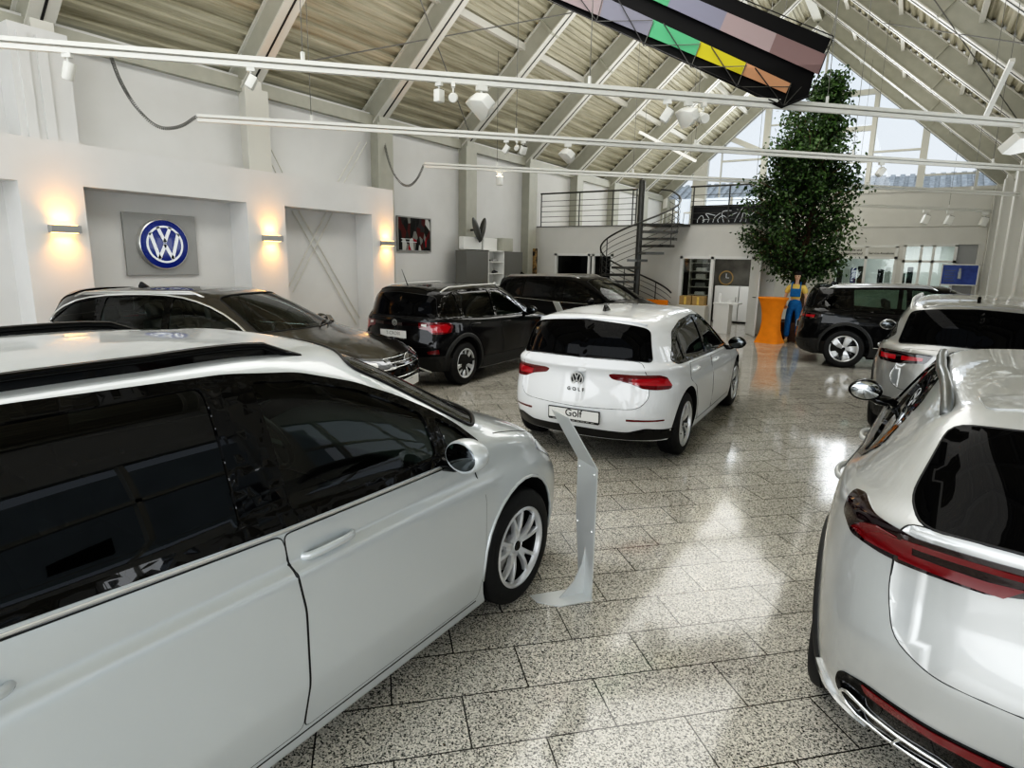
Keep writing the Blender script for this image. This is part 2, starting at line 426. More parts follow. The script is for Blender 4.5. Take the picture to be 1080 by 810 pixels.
def cut_windows(C,cuts):
    bm=bmesh.new(); bm.from_mesh(C.body.data)
    for pts,d,side,r in cuts:
        P,dd,u,v=poly2(pts,d,side); P=rnd(P,r)
        x0=min(q[0] for q in P)-.03;x1=max(q[0] for q in P)+.03;y0=min(q[1] for q in P)-.03;y1=max(q[1] for q in P)+.03
        def sel():
            S=[]
            for f in bm.faces:
                c=f.calc_center_median(); a=c.dot(u);b=c.dot(v)
                if x0-.06<a<x1+.06 and y0-.06<b<y1+.06 and f.normal.dot(dd)<-.12: S.append(f)
            return S
        S=sel()
        for i in range(len(P)):
            a=P[i-1];b=P[i]; ex,ey=b[0]-a[0],b[1]-a[1]
            if ex*ex+ey*ey<1e-10: continue
            co=u*a[0]+v*a[1]; no=u*(-ey)+v*ex
            gg=set()
            for f in S:
                if f.is_valid:
                    gg.add(f); gg.update(f.edges); gg.update(f.verts)
            r_=bmesh.ops.bisect_plane(bm,geom=list(gg),plane_co=co,plane_no=no.normalized(),dist=1e-6)
            S=[g for g in r_['geom'] if isinstance(g,bmesh.types.BMFace)]
        kill=[f for f in S if f.is_valid and inside(P,f.calc_center_median().dot(u),f.calc_center_median().dot(v))]
        bmesh.ops.delete(bm,geom=kill,context='FACES')
    bm.to_mesh(C.body.data); bm.free()
# ------------------------------------------------------------------ wheels
WHEELS={}
def wheel_meshes(kind,Rt,Wt,Rr,m1=None,m2=None):
    key=(kind,Rt)
    if key in WHEELS: return WHEELS[key]
    h=Wt/2
    bm=bmesh.new()
    prof=[(Rr-.008,-h+.02),(Rr+.012,-h+.004),(Rr+.03,-h),(Rt-.035,-h+.004),(Rt-.012,-h+.018),(Rt-.003,-h+.035)]
    for g in (-.045,-.015,.015,.045):
        prof+=[(Rt,g-.006),(Rt-.008,g-.004),(Rt-.008,g+.004),(Rt,g+.006)]
    prof+=[(r,-z) for r,z in prof[:6][::-1]]
    lathe(bm,prof,64,'Y'); bmesh.ops.recalc_face_normals(bm,faces=bm.faces[:])
    me=mk('wheel',bm,M['tyre'],smooth=True,angle=35)
    tyre=me.data; bpy.data.objects.remove(me)
    # rim, outer face at +y
    bm=bmesh.new()
    lathe(bm,[(Rr+.008,h-.004),(Rr-.004,h+.002),(Rr-.014,h-.006),(Rr-.020,h-.03)],64,'Y'); lathe(bm,[(Rr-.020,h-.03),(Rr-.04,0),(Rr-.03,-h+.02),(Rr+.004,-h+.004)],64,'Y',mi=1)
    d0=h-.020
    def spoke(a,r0,r1,w0,w1,y0,y1,th=.03,skew=0,mi=0):
        ca,sa=math.cos(a),math.sin(a)
        def P(r,t,y):
            ang=a+skew*((r-r0)/(r1-r0)); c,s=math.cos(ang),math.sin(ang)
            return Vector((r*c-t*s,y,r*s+t*c))
        n=6; R=[]
        for i in range(n+1):
            q=i/n; r=r0+(r1-r0)*q; ww=w0+(w1-w0)*q; y=y0+(y1-y0)*q+.012*math.sin(q*PI)
            R.append([bm.verts.new(P(r,-ww/2,y-.012)),bm.verts.new(P(r,-ww/2*.72,y)),bm.verts.new(P(r,ww/2*.72,y)),bm.verts.new(P(r,ww/2,y-.012)),bm.verts.new(P(r,ww/2,y-th)),bm.verts.new(P(r,-ww/2,y-th))])
        fs=[]
        for A,B in zip(R[:-1],R[1:]):
            for k in range(6): fs.append(bm.faces.new((A[k],A[(k+1)%6],B[(k+1)%6],B[k])))
        fs.append(bm.faces.new(R[0]));fs.append(bm.faces.new(R[-1][::-1]))
        for f in fs: f.material_index=mi
    ro=Rr-.012
    if kind=='double5':
        for k in range(5):
            a=2*PI*k/5+PI/2
            spoke(a-.16,.045,ro,.030,.026,d0-.015,d0,skew=-.09); spoke(a+.16,.045,ro,.030,.026,d0-.015,d0,skew=.09)
            spoke(a,.045,.12,.06,.03,d0-.02,d0-.012,mi=0)
        mats=[M['alloy'],M['alloy_dark']]
    elif kind=='twist5':
        for k in range(5):
            a=2*PI*k/5+PI/2
            spoke(a,.04,ro,.045,.075,d0-.012,d0,skew=.0,mi=0)
            spoke(a+.58,.05,ro,.025,.05,d0-.02,d0-.006,skew=.10,mi=0)
            spoke(a-.36,.06,ro,.02,.04,d0-.04,d0-.018,skew=.0,mi=1)
        mats=[M['alloy'],M['alloy_dark']]
    elif kind=='blade5':
        for k in range(5):
            a=2*PI*k/5+PI/2
            spoke(a,.04,ro,.07,.15,d0-.012,d0,skew=.10,mi=0)
            spoke(a+.62,.04,ro,.05,.05,d0-.04,d0-.02,mi=1)
        mats=[M['alloy'],M['alloy_dark']]
    else:
        for k in range(10):
            a=2*PI*k/10+PI/2
            spoke(a,.045,ro,.03,.03,d0-.015,d0,skew=.12*(1 if k%2 else -1))
        mats=[M['alloy'],M['alloy_dark']]
    lathe(bm,[(0,d0-.012),(.03,d0-.012),(.034,d0-.016),(.07,d0-.022),(.078,d0-.05),(.05,d0-.09)],24,'Y')
    if kind in('blade5','twist5'):
        lathe(bm,[(.07,d0-.055),(Rr-.03,d0-.06)],48,'Y',mi=1)
    bmesh.ops.recalc_face_normals(bm,faces=bm.faces[:])
    o=mk('rim',bm,mats,smooth=True,angle=30); rim=o.data; bpy.data.objects.remove(o)
    bm=bmesh.new(); lathe(bm,[(.05,0.02),(Rr-.07,.02),(Rr-.07,0),(.05,0)],32,'Y'); boxx(bm,.08,.17,-.02,.06,-.09,.09)
    bmesh.ops.recalc_face_normals(bm,faces=bm.faces[:])
    o=mk('brake_disc',bm,M['disc'],smooth=True,angle=30); disc=o.data; bpy.data.objects.remove(o)
    bm=bmesh.new(); lathe(bm,[(0,d0-.006),(.026,d0-.007),(.029,d0-.012)],24,'Y')
    bmesh.ops.recalc_face_normals(bm,faces=bm.faces[:])
    o=mk('centre_cap',bm,M['gloss'],smooth=True,angle=30); cap=o.data; bpy.data.objects.remove(o)
    WHEELS[key]=(tyre,rim,disc,cap); return WHEELS[key]
def add_wheels(C,p,kind,steer=0.):
    Rt=p['Rt']; Wt=.225; Rr=p['Rr']; ms=wheel_meshes(kind,Rt,Wt,Rr)
    for i,x in enumerate((0,p['WB'])):
        for sy in (1,-1):
            o=bpy.data.objects.new('wheel',ms[0]); COL.objects.link(o); o.parent=C.root
            o.location=(x,sy*(p['w']-Wt/2-.018),Rt); o.rotation_euler=(0,random.random()*1.2,(0 if sy>0 else PI)+ (steer if i else 0))
            for nm,me in zip(('rim','brake_disc','centre_cap'),ms[1:]):
                c=bpy.data.objects.new(nm,me); COL.objects.link(c); c.parent=o
# ------------------------------------------------------------------ car details
def emblem(parent,mtx,R,m_ring,m_letters,m_back=None,th=.006,name='badge'):
    bm=bmesh.new()
    if m_back: lathe(bm,[(0,0),(R*1.0,0),(R*1.0,-th*1.5),(0,-th*1.5)],48,mt=mtx)
    if m_back:
        bmesh.ops.recalc_face_normals(bm,faces=bm.faces[:]); o=mk(name,bm,m_back,parent,smooth=True,angle=30)
    else: o=None
    bm=bmesh.new()
    lathe(bm,[(R*.80,0),(R*.80,th),(R*.97,th),(R*1.0,0)] if m_ring is m_letters and m_back else [(R*.74,0),(R*.74,th),(R*.83,th),(R*.83,0)],48,mt=mtx)
    def bar(a,b,w,e0=0):
        a=Vector(a)*R;b=Vector(b)*R; d=(b-a).normalized(); n=Vector((-d.y,d.x)); w*=R
        a=a-d*w*.2; b=b+d*w*.2
        prism(bm,[tuple(a-n*w/2),tuple(b-n*w/2),tuple(b+n*w/2),tuple(a+n*w/2)],0.0,th,mt=mtx)
    wv=.15
    bar((-.27,.73),(0,.12),wv);bar((0,.12),(.27,.73),wv)
    for s in (-1,1): bar((s*.62,.46),(s*.30,-.62),wv); bar((s*.30,-.62),(0,-.02),wv)
    bmesh.ops.recalc_face_normals(bm,faces=bm.faces[:])
    mk('emblem_letters' if o else name,bm,m_letters,o or parent)
    return o
def mirror(C,p,side,capm,x,z,glasses=False):
    w=p['w']; s=side
    bm=bmesh.new()
    y0=w*.90; y1=w+.19
    # housing: rounded shell
    g=bmesh.ops.create_uvsphere(bm,u_segments=24,v_segments=16,radius=1)['verts']
    for v in g:
        c=v.co
        if c.x<-.35: c.x=-.35
        c.x=(c.x+.35)*.10 ; c.y=c.y*.108*(1.0 if c.z<0 else 1.0-.12*c.z); c.z=c.z*.076
    bmesh.ops.transform(bm,matrix=Matrix.Translation((x,s*(w+.085),z))@Matrix.Rotation(s*.12,4,'Z'),verts=g)
    o=mk('wing_mirror',bm,capm,C.root,smooth=True,angle=50)
    bm=bmesh.new(); tube(bm,[(x+.05,s*(w*.9),z-.075),(x+.055,s*(w+.01),z-.072),(x+.05,s*(w+.07),z-.045)],[.035,.028,.022],8); mk('mirror_arm',bm,M['gloss'],o,smooth=True)
    bm=bmesh.new(); lathe(bm,[(0,.004),(.94,.004),(1,0)],32,mt=Matrix.Translation((x-.001,s*(w+.085),z))@Matrix.Rotation(s*.12,4,'Z')@Matrix.Rotation(-PI/2,4,'Y')@Matrix.Diagonal((.062,.090,1,1)))
    bmesh.ops.recalc_face_normals(bm,faces=bm.faces[:])
    mk('mirror_glass',bm,M['mirror_glass' if glasses else 'mirror_dark'],o,smooth=True)
    return o
def handle(C,x,z,side,m):
    l,n=snap(C,(x,side*1,z),(0,-side,0),0)
    y=l.y; s=side
    bm=bmesh.new()
    pts=[(x-.115,y-s*.005,z),(x-.10,y+s*.022,z+.002),(x,y+s*.036,z+.008),(x+.10,y+s*.024,z+.006),(x+.12,y-s*.005,z+.004)]
    P=smoothpath(pts,2); tube(bm,P,.013,8)
    for v in bm.verts: v.co.z=z+(v.co.z-z)*1.25
    o=mk('door_handle',bm,m,C.root,smooth=True)
    bm=bmesh.new(); 
    return o
def seats(C,p,rows=((1.35,.37),(.45,.37)),z=.36):
    sm=C.__dict__.get('seatmesh')
    bm=bmesh.new()
    box(bm,(0,0,.06),(.50,.50,.16)); box(bm,(-.30,0,.38),(.14,.50,.62),Matrix.Rotation(-.28,4,'Y'))
    box(bm,(-.44,0,.80),(.10,.26,.18),Matrix.Rotation(-.2,4,'Y'))
    bevel(bm,.035,3)
    me=mk('seat',bm,M['seat'],smooth=True,angle=60); d=me.data; bpy.data.objects.remove(me)
    for x,y in rows:
        for s in (1,-1):
            o=bpy.data.objects.new('seat',d); COL.objects.link(o); o.parent=C.root; o.location=(x,s*y,z)
    cx,cz=p['cowl']
    bm=bmesh.new(); prism(bm,[(cx-.10,cz-.10),(cx-.35,cz-.10),(cx-.62,cz-.16),(cx-.62,cz-.40),(cx-.1,cz-.5)],-p['w']*.78,p['w']*.78,mt=Matrix.Rotation(PI/2,4,'X'))
    bevel(bm,.02,2); mk('dashboard',bm,M['dash'],C.root,smooth=True,angle=40)
    bm=bmesh.new(); R=Matrix.Translation((cx-.80,.37,cz-.16))@Matrix.Rotation(1.15,4,'Y')
    tube(bm,[R@Vector((.185*math.cos(a),.185*math.sin(a),0)) for a in [2*PI*k/24 for k in range(24)]],.016,8,closed=True)
    beam(bm,R@Vector((0,-.18,0)),R@Vector((0,.18,0)),.05,.02); beam(bm,R@Vector((0,0,0)),R@Vector((.18,0,0)),.05,.02)
    mk('steering_wheel',bm,M['dash'],C.root,smooth=True,angle=50)
    bm=bmesh.new(); boxx(bm,-.4,cx-.3,-p['w']*.85,p['w']*.85,.26,.30); mk('cabin_floor',bm,M['dash'],C.root)
def rails(C,p,m,path,h=.045,r=.014,flat=False):
    # path: list of (x,y,z guess) on the left side
    for s in (1,-1):
        P=[Vector((q[0],s*q[1],q[2])) for q in path]
        P=dense(P,.08); n=len(P); Q=[];RR=[]
        for i,q in enumerate(P):
            t=i/(n-1); l,_=snap(C,q,'T',0); k=min(1,math.sin(PI*t)*6) if 0<t<1 else 0
            k=min(1,min(t,1-t)/.09); k=k*k*(3-2*k)
            Q.append(l+Vector((0,0,-.01+(h+.01)*k)))
        bm=bmesh.new(); tube(bm,Q,r,10)
        for v in bm.verts: pass
        # foot strip filling under the rail
        A=[bm.verts.new(q+Vector((0,0,-.004))) for q in Q]; B=[bm.verts.new(snap(C,q,'T',-.004)[0]) for q in Q]
        if flat:
            for i in range(n-1): bm.faces.new((A[i],A[i+1],B[i+1],B[i]))
        mk('roof_rail',bm,m,C.root,smooth=True)
def shark(C,x,m):
    l,n=snap(C,(x,0,2),'T',0)
    bm=bmesh.new()
    prism(bm,[(-.10,-.01),(.09,-.01),(.03,.012),(-.045,.062),(-.06,.062),(-.085,.01)],-.016,.016,mt=Matrix.Translation(l)@Matrix.Rotation(PI/2,4,'X'))
    bevel(bm,.005,2); mk('antenna',bm,m,C.root,smooth=True,angle=50)
def arch_trim(C,p,m,wd=.06,off=.004):
    for x in (0,p['WB']):
        for side in (1,-1):
            zc=p['Rt']+.02; R0=p['Ra']-.004; R1=R0+wd
            a0=-.35;a1=PI+.35
            out=[(x+R1*math.cos(a0+(a1-a0)*k/36),side*.0,zc+R1*math.sin(a0+(a1-a0)*k/36)) for k in range(37)]
            inn=[(x+R0*math.cos(a0+(a1-a0)*k/36),side*.0,zc+R0*math.sin(a0+(a1-a0)*k/36)) for k in range(37)]
            bm=bmesh.new(); rows=[]
            for o_,i_ in zip(out,inn):
                zmin=p.get('z0',.2)+.03
                row=[]
                for t,of in ((0,-.03),(0,off+.012),(.5,off+.014),(.9,off+.006),(1,-.004)):
                    q=Vector(i_).lerp(Vector(o_),t); q.z=max(q.z,zmin)
                    l,n=snap(C,q,(0,-side,0),0); row.append(bm.verts.new(l+Vector((0,side*of,0))))
                rows.append(row)
            for A,B in zip(rows[:-1],rows[1:]):
                for k in range(4):
                    try: bm.faces.new((A[k],A[k+1],B[k+1],B[k]) if side>0 else (A[k],B[k],B[k+1],A[k+1]))
                    except ValueError: pass
            bmesh.ops.remove_doubles(bm,verts=bm.verts[:],dist=1e-5)
            mk('wheel_arch_trim',bm,m,C.root,smooth=True,angle=50)
def plate(C,x,z,txt,w=.52,h=.11,face=-1,tsize=.10,m=None,sub=None,tilt=.0,y=0.):
    # face -1: rear (x negative side)
    l,n=snap(C,(x,y,z),'B' if face<0 else 'F',0)
    X=l.x+face*.012
    fr=frame((X,y,z),(0,1*face,0),(tilt*face*-1,0,1))
    bm=bmesh.new(); box(bm,(0,0,0),(w,h,.012)); bevel(bm,.003,1); bmesh.ops.transform(bm,matrix=fr,verts=bm.verts)
    o=mk('number_plate',bm,M['plate'],C.root)
    if txt: text('plate_lettering',txt,tsize,m or M['ink'],fr@Matrix.Translation((0,.012 if sub else 0,.0065)),o,ext=.0008,bold=.001)
    if sub:
        bm=bmesh.new(); box(bm,(0,-h/2+.0,.001),(w*.98,.022,.014)); bmesh.ops.transform(bm,matrix=fr,verts=bm.verts); q=mk('plate_holder',bm,M['ink'],o)
        bm=bmesh.new()
        for k in range(9): box(bm,(-.20+.05*k,-h/2,.0085),(.034 if k%3 else .042,.007,.001))
        bmesh.ops.transform(bm,matrix=fr,verts=bm.verts); mk('holder_print',bm,M['panelgrey'],q)
        bm=bmesh.new()
        for sx in (-1,1): box(bm,(sx*w/2,0,0),(.008,h+.008,.014))
        box(bm,(0,h/2,0),(w+.008,.008,.014)); bmesh.ops.transform(bm,matrix=fr,verts=bm.verts); mk('plate_frame',bm,M['ink'],o)
    return o
def new_car(name,pose,p,label,lv=3):
    C=Car(); X,Y,az=pose[:3]; a=math.radians(az)
    C.root=empty(name,(X,Y,0),PI/2-a); tag(C.root,label,'car')
    C.root.scale=(1,1,1)
    C.p=p; build_body(C,p,lv); return C
def windows(C,wins,surround,d='S',sr=.03,gm=None,surr=None):
    """wins: [(pts, glass)] in (x,z); surround: pts (x,z)"""
    cuts=[]
    W3=[[(x,0,z) for x,z in w] for w,_ in wins]
    for side in (1,-1):
        if surround: patch(C,'window_surround',[(x,0,z) for x,z in surround],d,surr or M['gloss'],off=.005,side=side,res=.035,r=.05,holes=W3,hr=sr)
        for w3,(w,g) in zip(W3,wins):
            patch(C,'side_window',w3,d,g,off=-.004,side=side,res=.06,skirt=0,r=sr)
            cuts.append((w3,d,side,sr))
    return cuts
def belt_poly(C): pass
def doors(C,polys,m,seam=True,res=.035):
    for pts in polys:
        for s in (1,-1):
            o=patch(C,'door',[(x,0,z) for x,z in pts],'S',m,off=.003,res=res,side=s,skirt=.004,r=.03)
            if seam:
                P=rnd([(x,z) for x,z in pts],.03)
                trim(C,'door_seam',[(x,0,z) for x,z in P],'S',M['seal'],r=.0032,off=.0004,side=s,closed=True,n=6,step=.08,parent=o,sm=0)
def front_glass(C,pts,g=None,cut=True,r=.06):
    d=(-.62,0,-.78); g=g or M['glass_clear']
    full=[(x,y,z) for x,y,z in pts]+[(x,-y,z) for x,y,z in pts[::-1]]
    patch(C,'windscreen',full,d,g,off=-.004,res=.08,skirt=0,r=r)
    trim(C,'windscreen_seal',[Vector(q) for q in rnd3(full,r)],d,M['seal'],r=.010,off=.0,closed=True,sm=0,n=6)
    return [(full,d,1,r)] if cut else []
def rnd3(P,r,n=4):
    out=[];N=len(P)
    for i in range(N):
        a,b,c=[Vector(P[j%N]) for j in (i-1,i,i+1)]
        u=a-b;v=c-b; ru=min(r,u.length*.45); rv=min(r,v.length*.45)
        p=b+u.normalized()*ru; q=b+v.normalized()*rv
        for k in range(n+1):
            t=k/n; out.append(p*(1-t)**2+b*2*t*(1-t)+q*t*t)
    return out
def sym(pts): return pts+[(x,-y,z) for x,y,z in pts[::-1]]
DB=(.96,0,-.28)
def rear_glass(C,pts,g=None,r=.07,cut=False,frame_m=None):
    full=sym(pts)
    patch(C,'rear_window',full,DB,g or M['rear_glass'],off=.005,res=.025,r=r)
    trim(C,'rear_window_seal',rnd3(full,r),DB,M['seal'],r=.006,off=.001,closed=True,sm=0)
def tailgate(C,pts,m,r=.09):
    full=sym(pts)
    o=patch(C,'tailgate',full,'B',m,off=.003,res=.035,r=r)
    trim(C,'tailgate_seam',rnd3(full,r),'B',M['seal'],r=.0035,off=.0004,closed=True,sm=0,parent=o,step=.07)
    return o
def lampset(C,name,d,outer,inner_list,m_outer,r=.02):
    for s in (1,-1):
        o=patch(C,name,outer,d,m_outer,off=.006,side=s,res=.04,r=r)
        for nm,pts,mm,of in inner_list: patch(C,nm,pts,d,mm,off=of,side=s,res=.05,r=.006,parent=o)
CORNER_B=(.80,-.60,0); CORNER_F=(-.80,-.60,0)
def bumper_line(C,path,d,m=None,r=.003):
    for s in (1,-1): trim(C,'bumper_seam',path,d,m or M['seal'],r=r,off=.0005,side=s)
BASE=dict(Rt=.33,Rr=.225,Ra=.375)
# ---- silver van-like family car (also the black one at the back)
def mpv(name,pose,label,paintm,kind='double5',lv=4,glassr=None,simple=False):
    p=dict(BASE,w=.915,WB=2.786,xf=3.66,xr=-.87,belt=1.05,beltr=1.10,hood=(3.42,.82),cowl=(2.88,1.07),head=(1.88,1.565),peak=(1.0,1.64),rear=(-.66,1.57),rbase=(-.80,1.08),cz=.875,z0=.15,zl2=.40,paint=paintm,Rt=.335,Rr=.225,Ra=.385,crease=2,te=.735,bi=.925,dz=.07,
           creases=[(4,.85,range(5,9)),(5,.85,range(5,9)),(4,.35,[4]),(5,.35,[4]),(2,.7,range(4,9))])
    C=new_car(name,pose,p,label,lv)
    g=glassr or M['glass_dark']
    sur=[(2.46,1.02),(2.35,1.0),(1.25,1.02),(.48,1.055),(-.66,1.085),(-.58,1.30),(-.38,1.445),(.0,1.515),(.6,1.540),(1.22,1.532),(1.50,1.50),(1.76,1.425),(1.99,1.33),(2.19,1.228),(2.33,1.138)]
    wins=[([(2.40,1.035),(2.19,1.045),(2.17,1.205),(2.31,1.12)],M['glass_mid']),
          ([(2.10,1.05),(1.31,1.055),(1.29,1.498),(1.50,1.472),(1.76,1.395),(1.97,1.298),(2.09,1.235)],M['glass_mid']),
          ([(1.12,1.06),(.20,1.09),(.20,1.495),(1.12,1.508)],g),([(.11,1.092),(-.54,1.11),(-.46,1.33),(-.31,1.415),(.11,1.488)],g)]
    cuts=windows(C,wins,sur)
    for s in (1,-1):
        trim(C,'window_trim',[(x,0,z) for x,z in [(2.46,1.008),(2.35,.988),(1.25,1.008),(.48,1.043),(-.70,1.075)]],'S',M['satin'] if not simple else M['chrome'],r=.006,off=.001,side=s)
    cuts+=front_glass(C,[(2.82,0,1.10),(2.76,.38,1.095),(2.60,.66,1.07),(2.46,.775,1.065),(1.84,.61,1.525),(1.89,.30,1.555),(1.91,0,1.56)])
    cut_windows(C,cuts)
    rear_glass(C,[(-.84,0,1.13),(-.80,.62,1.13),(-.68,.60,1.48),(-.72,0,1.50)])
    doors(C,[[(1.245,1.0),(1.275,.86),(1.305,.70),(1.305,.42),(1.285,.225),(2.37,.225),(2.405,.40),(2.405,.75),(2.33,.98)],
             [(.17,1.045),(1.238,1.0),(1.268,.86),(1.298,.70),(1.298,.42),(1.278,.225),(.50,.225),(.44,.45),(.33,.70),(.17,.83)]],paintm,res=.02 if lv>3 else .05)
    for s in (1,-1):
        handle(C,1.44,.885,s,paintm); handle(C,.36,.905,s,paintm); mirror(C,p,s,paintm,2.08,1.075)
        trim(C,'sill_line',[(2.36,0,.205),(1.2,0,.20),(.46,0,.205)],'S',M['seal'],r=.003,off=.0,side=s)
        trim(C,'wheel_arch_lip',[(2.786+.392*math.cos(a),0,.355+.392*math.sin(a)) for a in [PI*1.04-PI*1.08*k/16 for k in range(17)]],'S',paintm,r=.010,off=.0,side=s,sm=0)
        trim(C,'wheel_arch_lip',[(.392*math.cos(a),0,.355+.392*math.sin(a)) for a in [PI*1.04-PI*1.08*k/16 for k in range(17)]],'S',paintm,r=.010,off=.0,side=s,sm=0)
        trim(C,'bonnet_seam',[(3.43,.64,.85),(3.2,.72,.92),(2.9,.77,1.0),(2.62,.80,1.04)],'T',M['seal'],r=.003,off=0,side=s)
    lampset(C,'headlight',CORNER_F,[(3.62,.42,.70),(3.58,.42,.76),(3.40,.78,.83),(3.15,.89,.885),(3.12,.90,.84),(3.35,.86,.72),(3.52,.70,.66)],
            [('headlight_lens',[(3.5,.55,.70),(3.5,.55,.75),(3.34,.80,.80),(3.24,.86,.82),(3.36,.82,.73)],M['lamp_white'],.009)],M['lamp_clear'])
    lampset(C,'tail_light',CORNER_B,[(-.84,.55,.95),(-.83,.55,1.04),(-.60,.86,1.08),(-.38,.90,1.08),(-.45,.91,.96),(-.66,.88,.86),(-.80,.74,.90)],
            [('tail_light_lens',[(-.80,.62,.96),(-.8,.62,1.0),(-.55,.88,1.03),(-.6,.88,.95)],M['lamp_bright'],.009)],M['lamp_red'])
    seats(C,p,((1.25,.38),(.30,.40)))
    rails(C,p,M['gloss'] if not simple else M['satin'],[(1.60,.565,1.6),(1.0,.60,1.6),(.2,.60,1.6),(-.48,.575,1.6)],h=.038,r=.014,flat=True)
    add_wheels(C,p,kind); shark(C,-.35,M['gloss'])
    # front face
    patch(C,'grille',sym([(3.7,0,.70),(3.7,.42,.70),(3.7,.42,.63),(3.7,0,.61)]),'F',M['gloss'],off=.004,r=.02)
    patch(C,'lower_grille',sym([(3.7,0,.46),(3.7,.60,.44),(3.7,.55,.30),(3.7,0,.29)]),'F',M['seal'],off=.004,r=.03)
    return C
def hatch(name,pose,label):
    pm=M['white']
    p=dict(BASE,z0=.195,w=.905,WB=2.62,xf=3.46,xr=-.81,belt=.93,beltr=.985,hood=(3.25,.71),cowl=(2.50,.97),head=(1.55,1.385),peak=(.85,1.475),rear=(-.60,1.415),rbase=(-.76,1.0),cz=.76,paint=pm,crease=1,te=.69,zr5=.90,cr=.16,dr4=.02,zb2=.56,zr4=.72,dr3=-.02,
           creases=[(4,.45,range(3,9)),(5,.5,range(5,9)),(4,.35,range(9,12))],Ra=.37,Rt=.325)
    C=new_car(name,pose,p,label,3)
    sur=[(2.10,.905),(1.0,.925),(-.25,.965),(-.33,1.02),(-.05,1.255),(.35,1.335),(.9,1.365),(1.3,1.335),(1.75,1.175)]
    wins=[([(2.02,.93),(1.03,.95),(1.0,1.335),(1.28,1.31),(1.68,1.165)],M['glass_mid']),([(.93,.95),(.10,.975),(.12,1.26),(.40,1.31),(.90,1.335)],M['glass_dark']),([(.04,.98),(-.24,.99),(.04,1.22)],M['glass_dark'])]
    cuts=windows(C,wins,sur)
    cuts+=front_glass(C,[(2.45,0,1.0),(2.38,.38,.995),(2.24,.64,.98),(2.12,.74,.97),(1.50,.575,1.345),(1.55,.30,1.37),(1.56,0,1.375)])
    cut_windows(C,cuts)
    rear_glass(C,[(-.83,0,1.05),(-.76,.675,1.06),(-.64,.60,1.352),(-.64,0,1.385)],r=.05)
    doors(C,[[(1.02,.90),(1.03,.82),(1.10,.50),(1.10,.29),(2.05,.29),(2.11,.48),(2.12,.72),(2.07,.88)],[(.08,.935),(1.0,.90),(1.01,.82),(1.08,.50),(1.08,.29),(.45,.29),(.38,.48),(.27,.68),(.08,.77)]],pm)
    for s in (1,-1):
        handle(C,1.20,.83,s,pm); handle(C,.26,.85,s,pm); mirror(C,p,s,M['gloss'],1.86,.965)
        trim(C,'sill_line',[(2.1,0,.285),(1.2,0,.28),(.42,0,.285)],'S',M['seal'],r=.004,off=.0,side=s)
    tailgate(C,[(-.9,0,.555),(-.88,.60,.575),(-.86,.68,.68),(-.84,.66,.80),(-.82,.62,1.02),(-.82,0,1.03)],pm)
    lampset(C,'tail_light',CORNER_B,[(-.84,.38,.885),(-.82,.41,.90),(-.62,.80,.895),(-.55,.85,.87),(-.47,.875,.775),(-.52,.87,.755),(-.70,.80,.755),(-.76,.70,.765),(-.81,.60,.81),(-.84,.42,.845)],
            [('tail_light_lens',[(-.80,.62,.80),(-.8,.60,.855),(-.62,.80,.87),(-.55,.86,.85),(-.48,.88,.785)],M['lamp_bright'],.009)],M['lamp_red'])
    plate(C,-.83,.47,'Golf',w=.53,h=.115,tsize=.10,sub=1,tilt=-.05,y=0)
    for s in (1,-1):
        patch(C,'rear_reflector',[(-.8,.50,.455),(-.8,.50,.475),(-.7,.80,.47),(-.7,.80,.455)],'B',M['lamp_red'],off=.004,side=s,r=.005)
    patch(C,'rear_diffuser',sym([(-.9,0,.345),(-.9,.50,.335),(-.9,.66,.385),(-.9,.86,.355),(-.9,.86,.19),(-.9,0,.19)]),'B',M['seal'],off=.006,r=.03)
    l,n=snap(C,(-.9,0,.815),'B',.012)
    emblem(C.root,frame(l,(0,-1,0),(-n.x*0-.1,0,1)),.07,M['satin'],M['satin'],M['ink'])
    l,n=snap(C,(-.9,0,.715),'B',.012)
    text('model_lettering','GOLF',.048,M['darkmetal'],frame(l,(0,-1,0),(-.12,0,1)),C.root,ext=.002,bold=.001,spacing=1.8)
    # roof spoiler
    trim(C,'roof_spoiler',[(-.62,.56,1.39),(-.66,.3,1.405),(-.67,0,1.41),(-.66,-.3,1.405),(-.62,-.56,1.39)],DB,pm,r=.012,off=.004)
    seats(C,p,((1.15,.36),(.25,.38)),.30); add_wheels(C,p,'double5'); shark(C,-.05,M['gloss'])
    lampset(C,'headlight',CORNER_F,[(3.40,.42,.62),(3.36,.45,.68),(3.15,.80,.73),(2.95,.87,.76),(3.1,.86,.66),(3.3,.70,.60)],[],M['lamp_clear'])
    patch(C,'lower_grille',sym([(3.7,0,.42),(3.7,.60,.40),(3.7,.55,.24),(3.7,0,.23)]),'F',M['seal'],off=.004,r=.03)
    return C
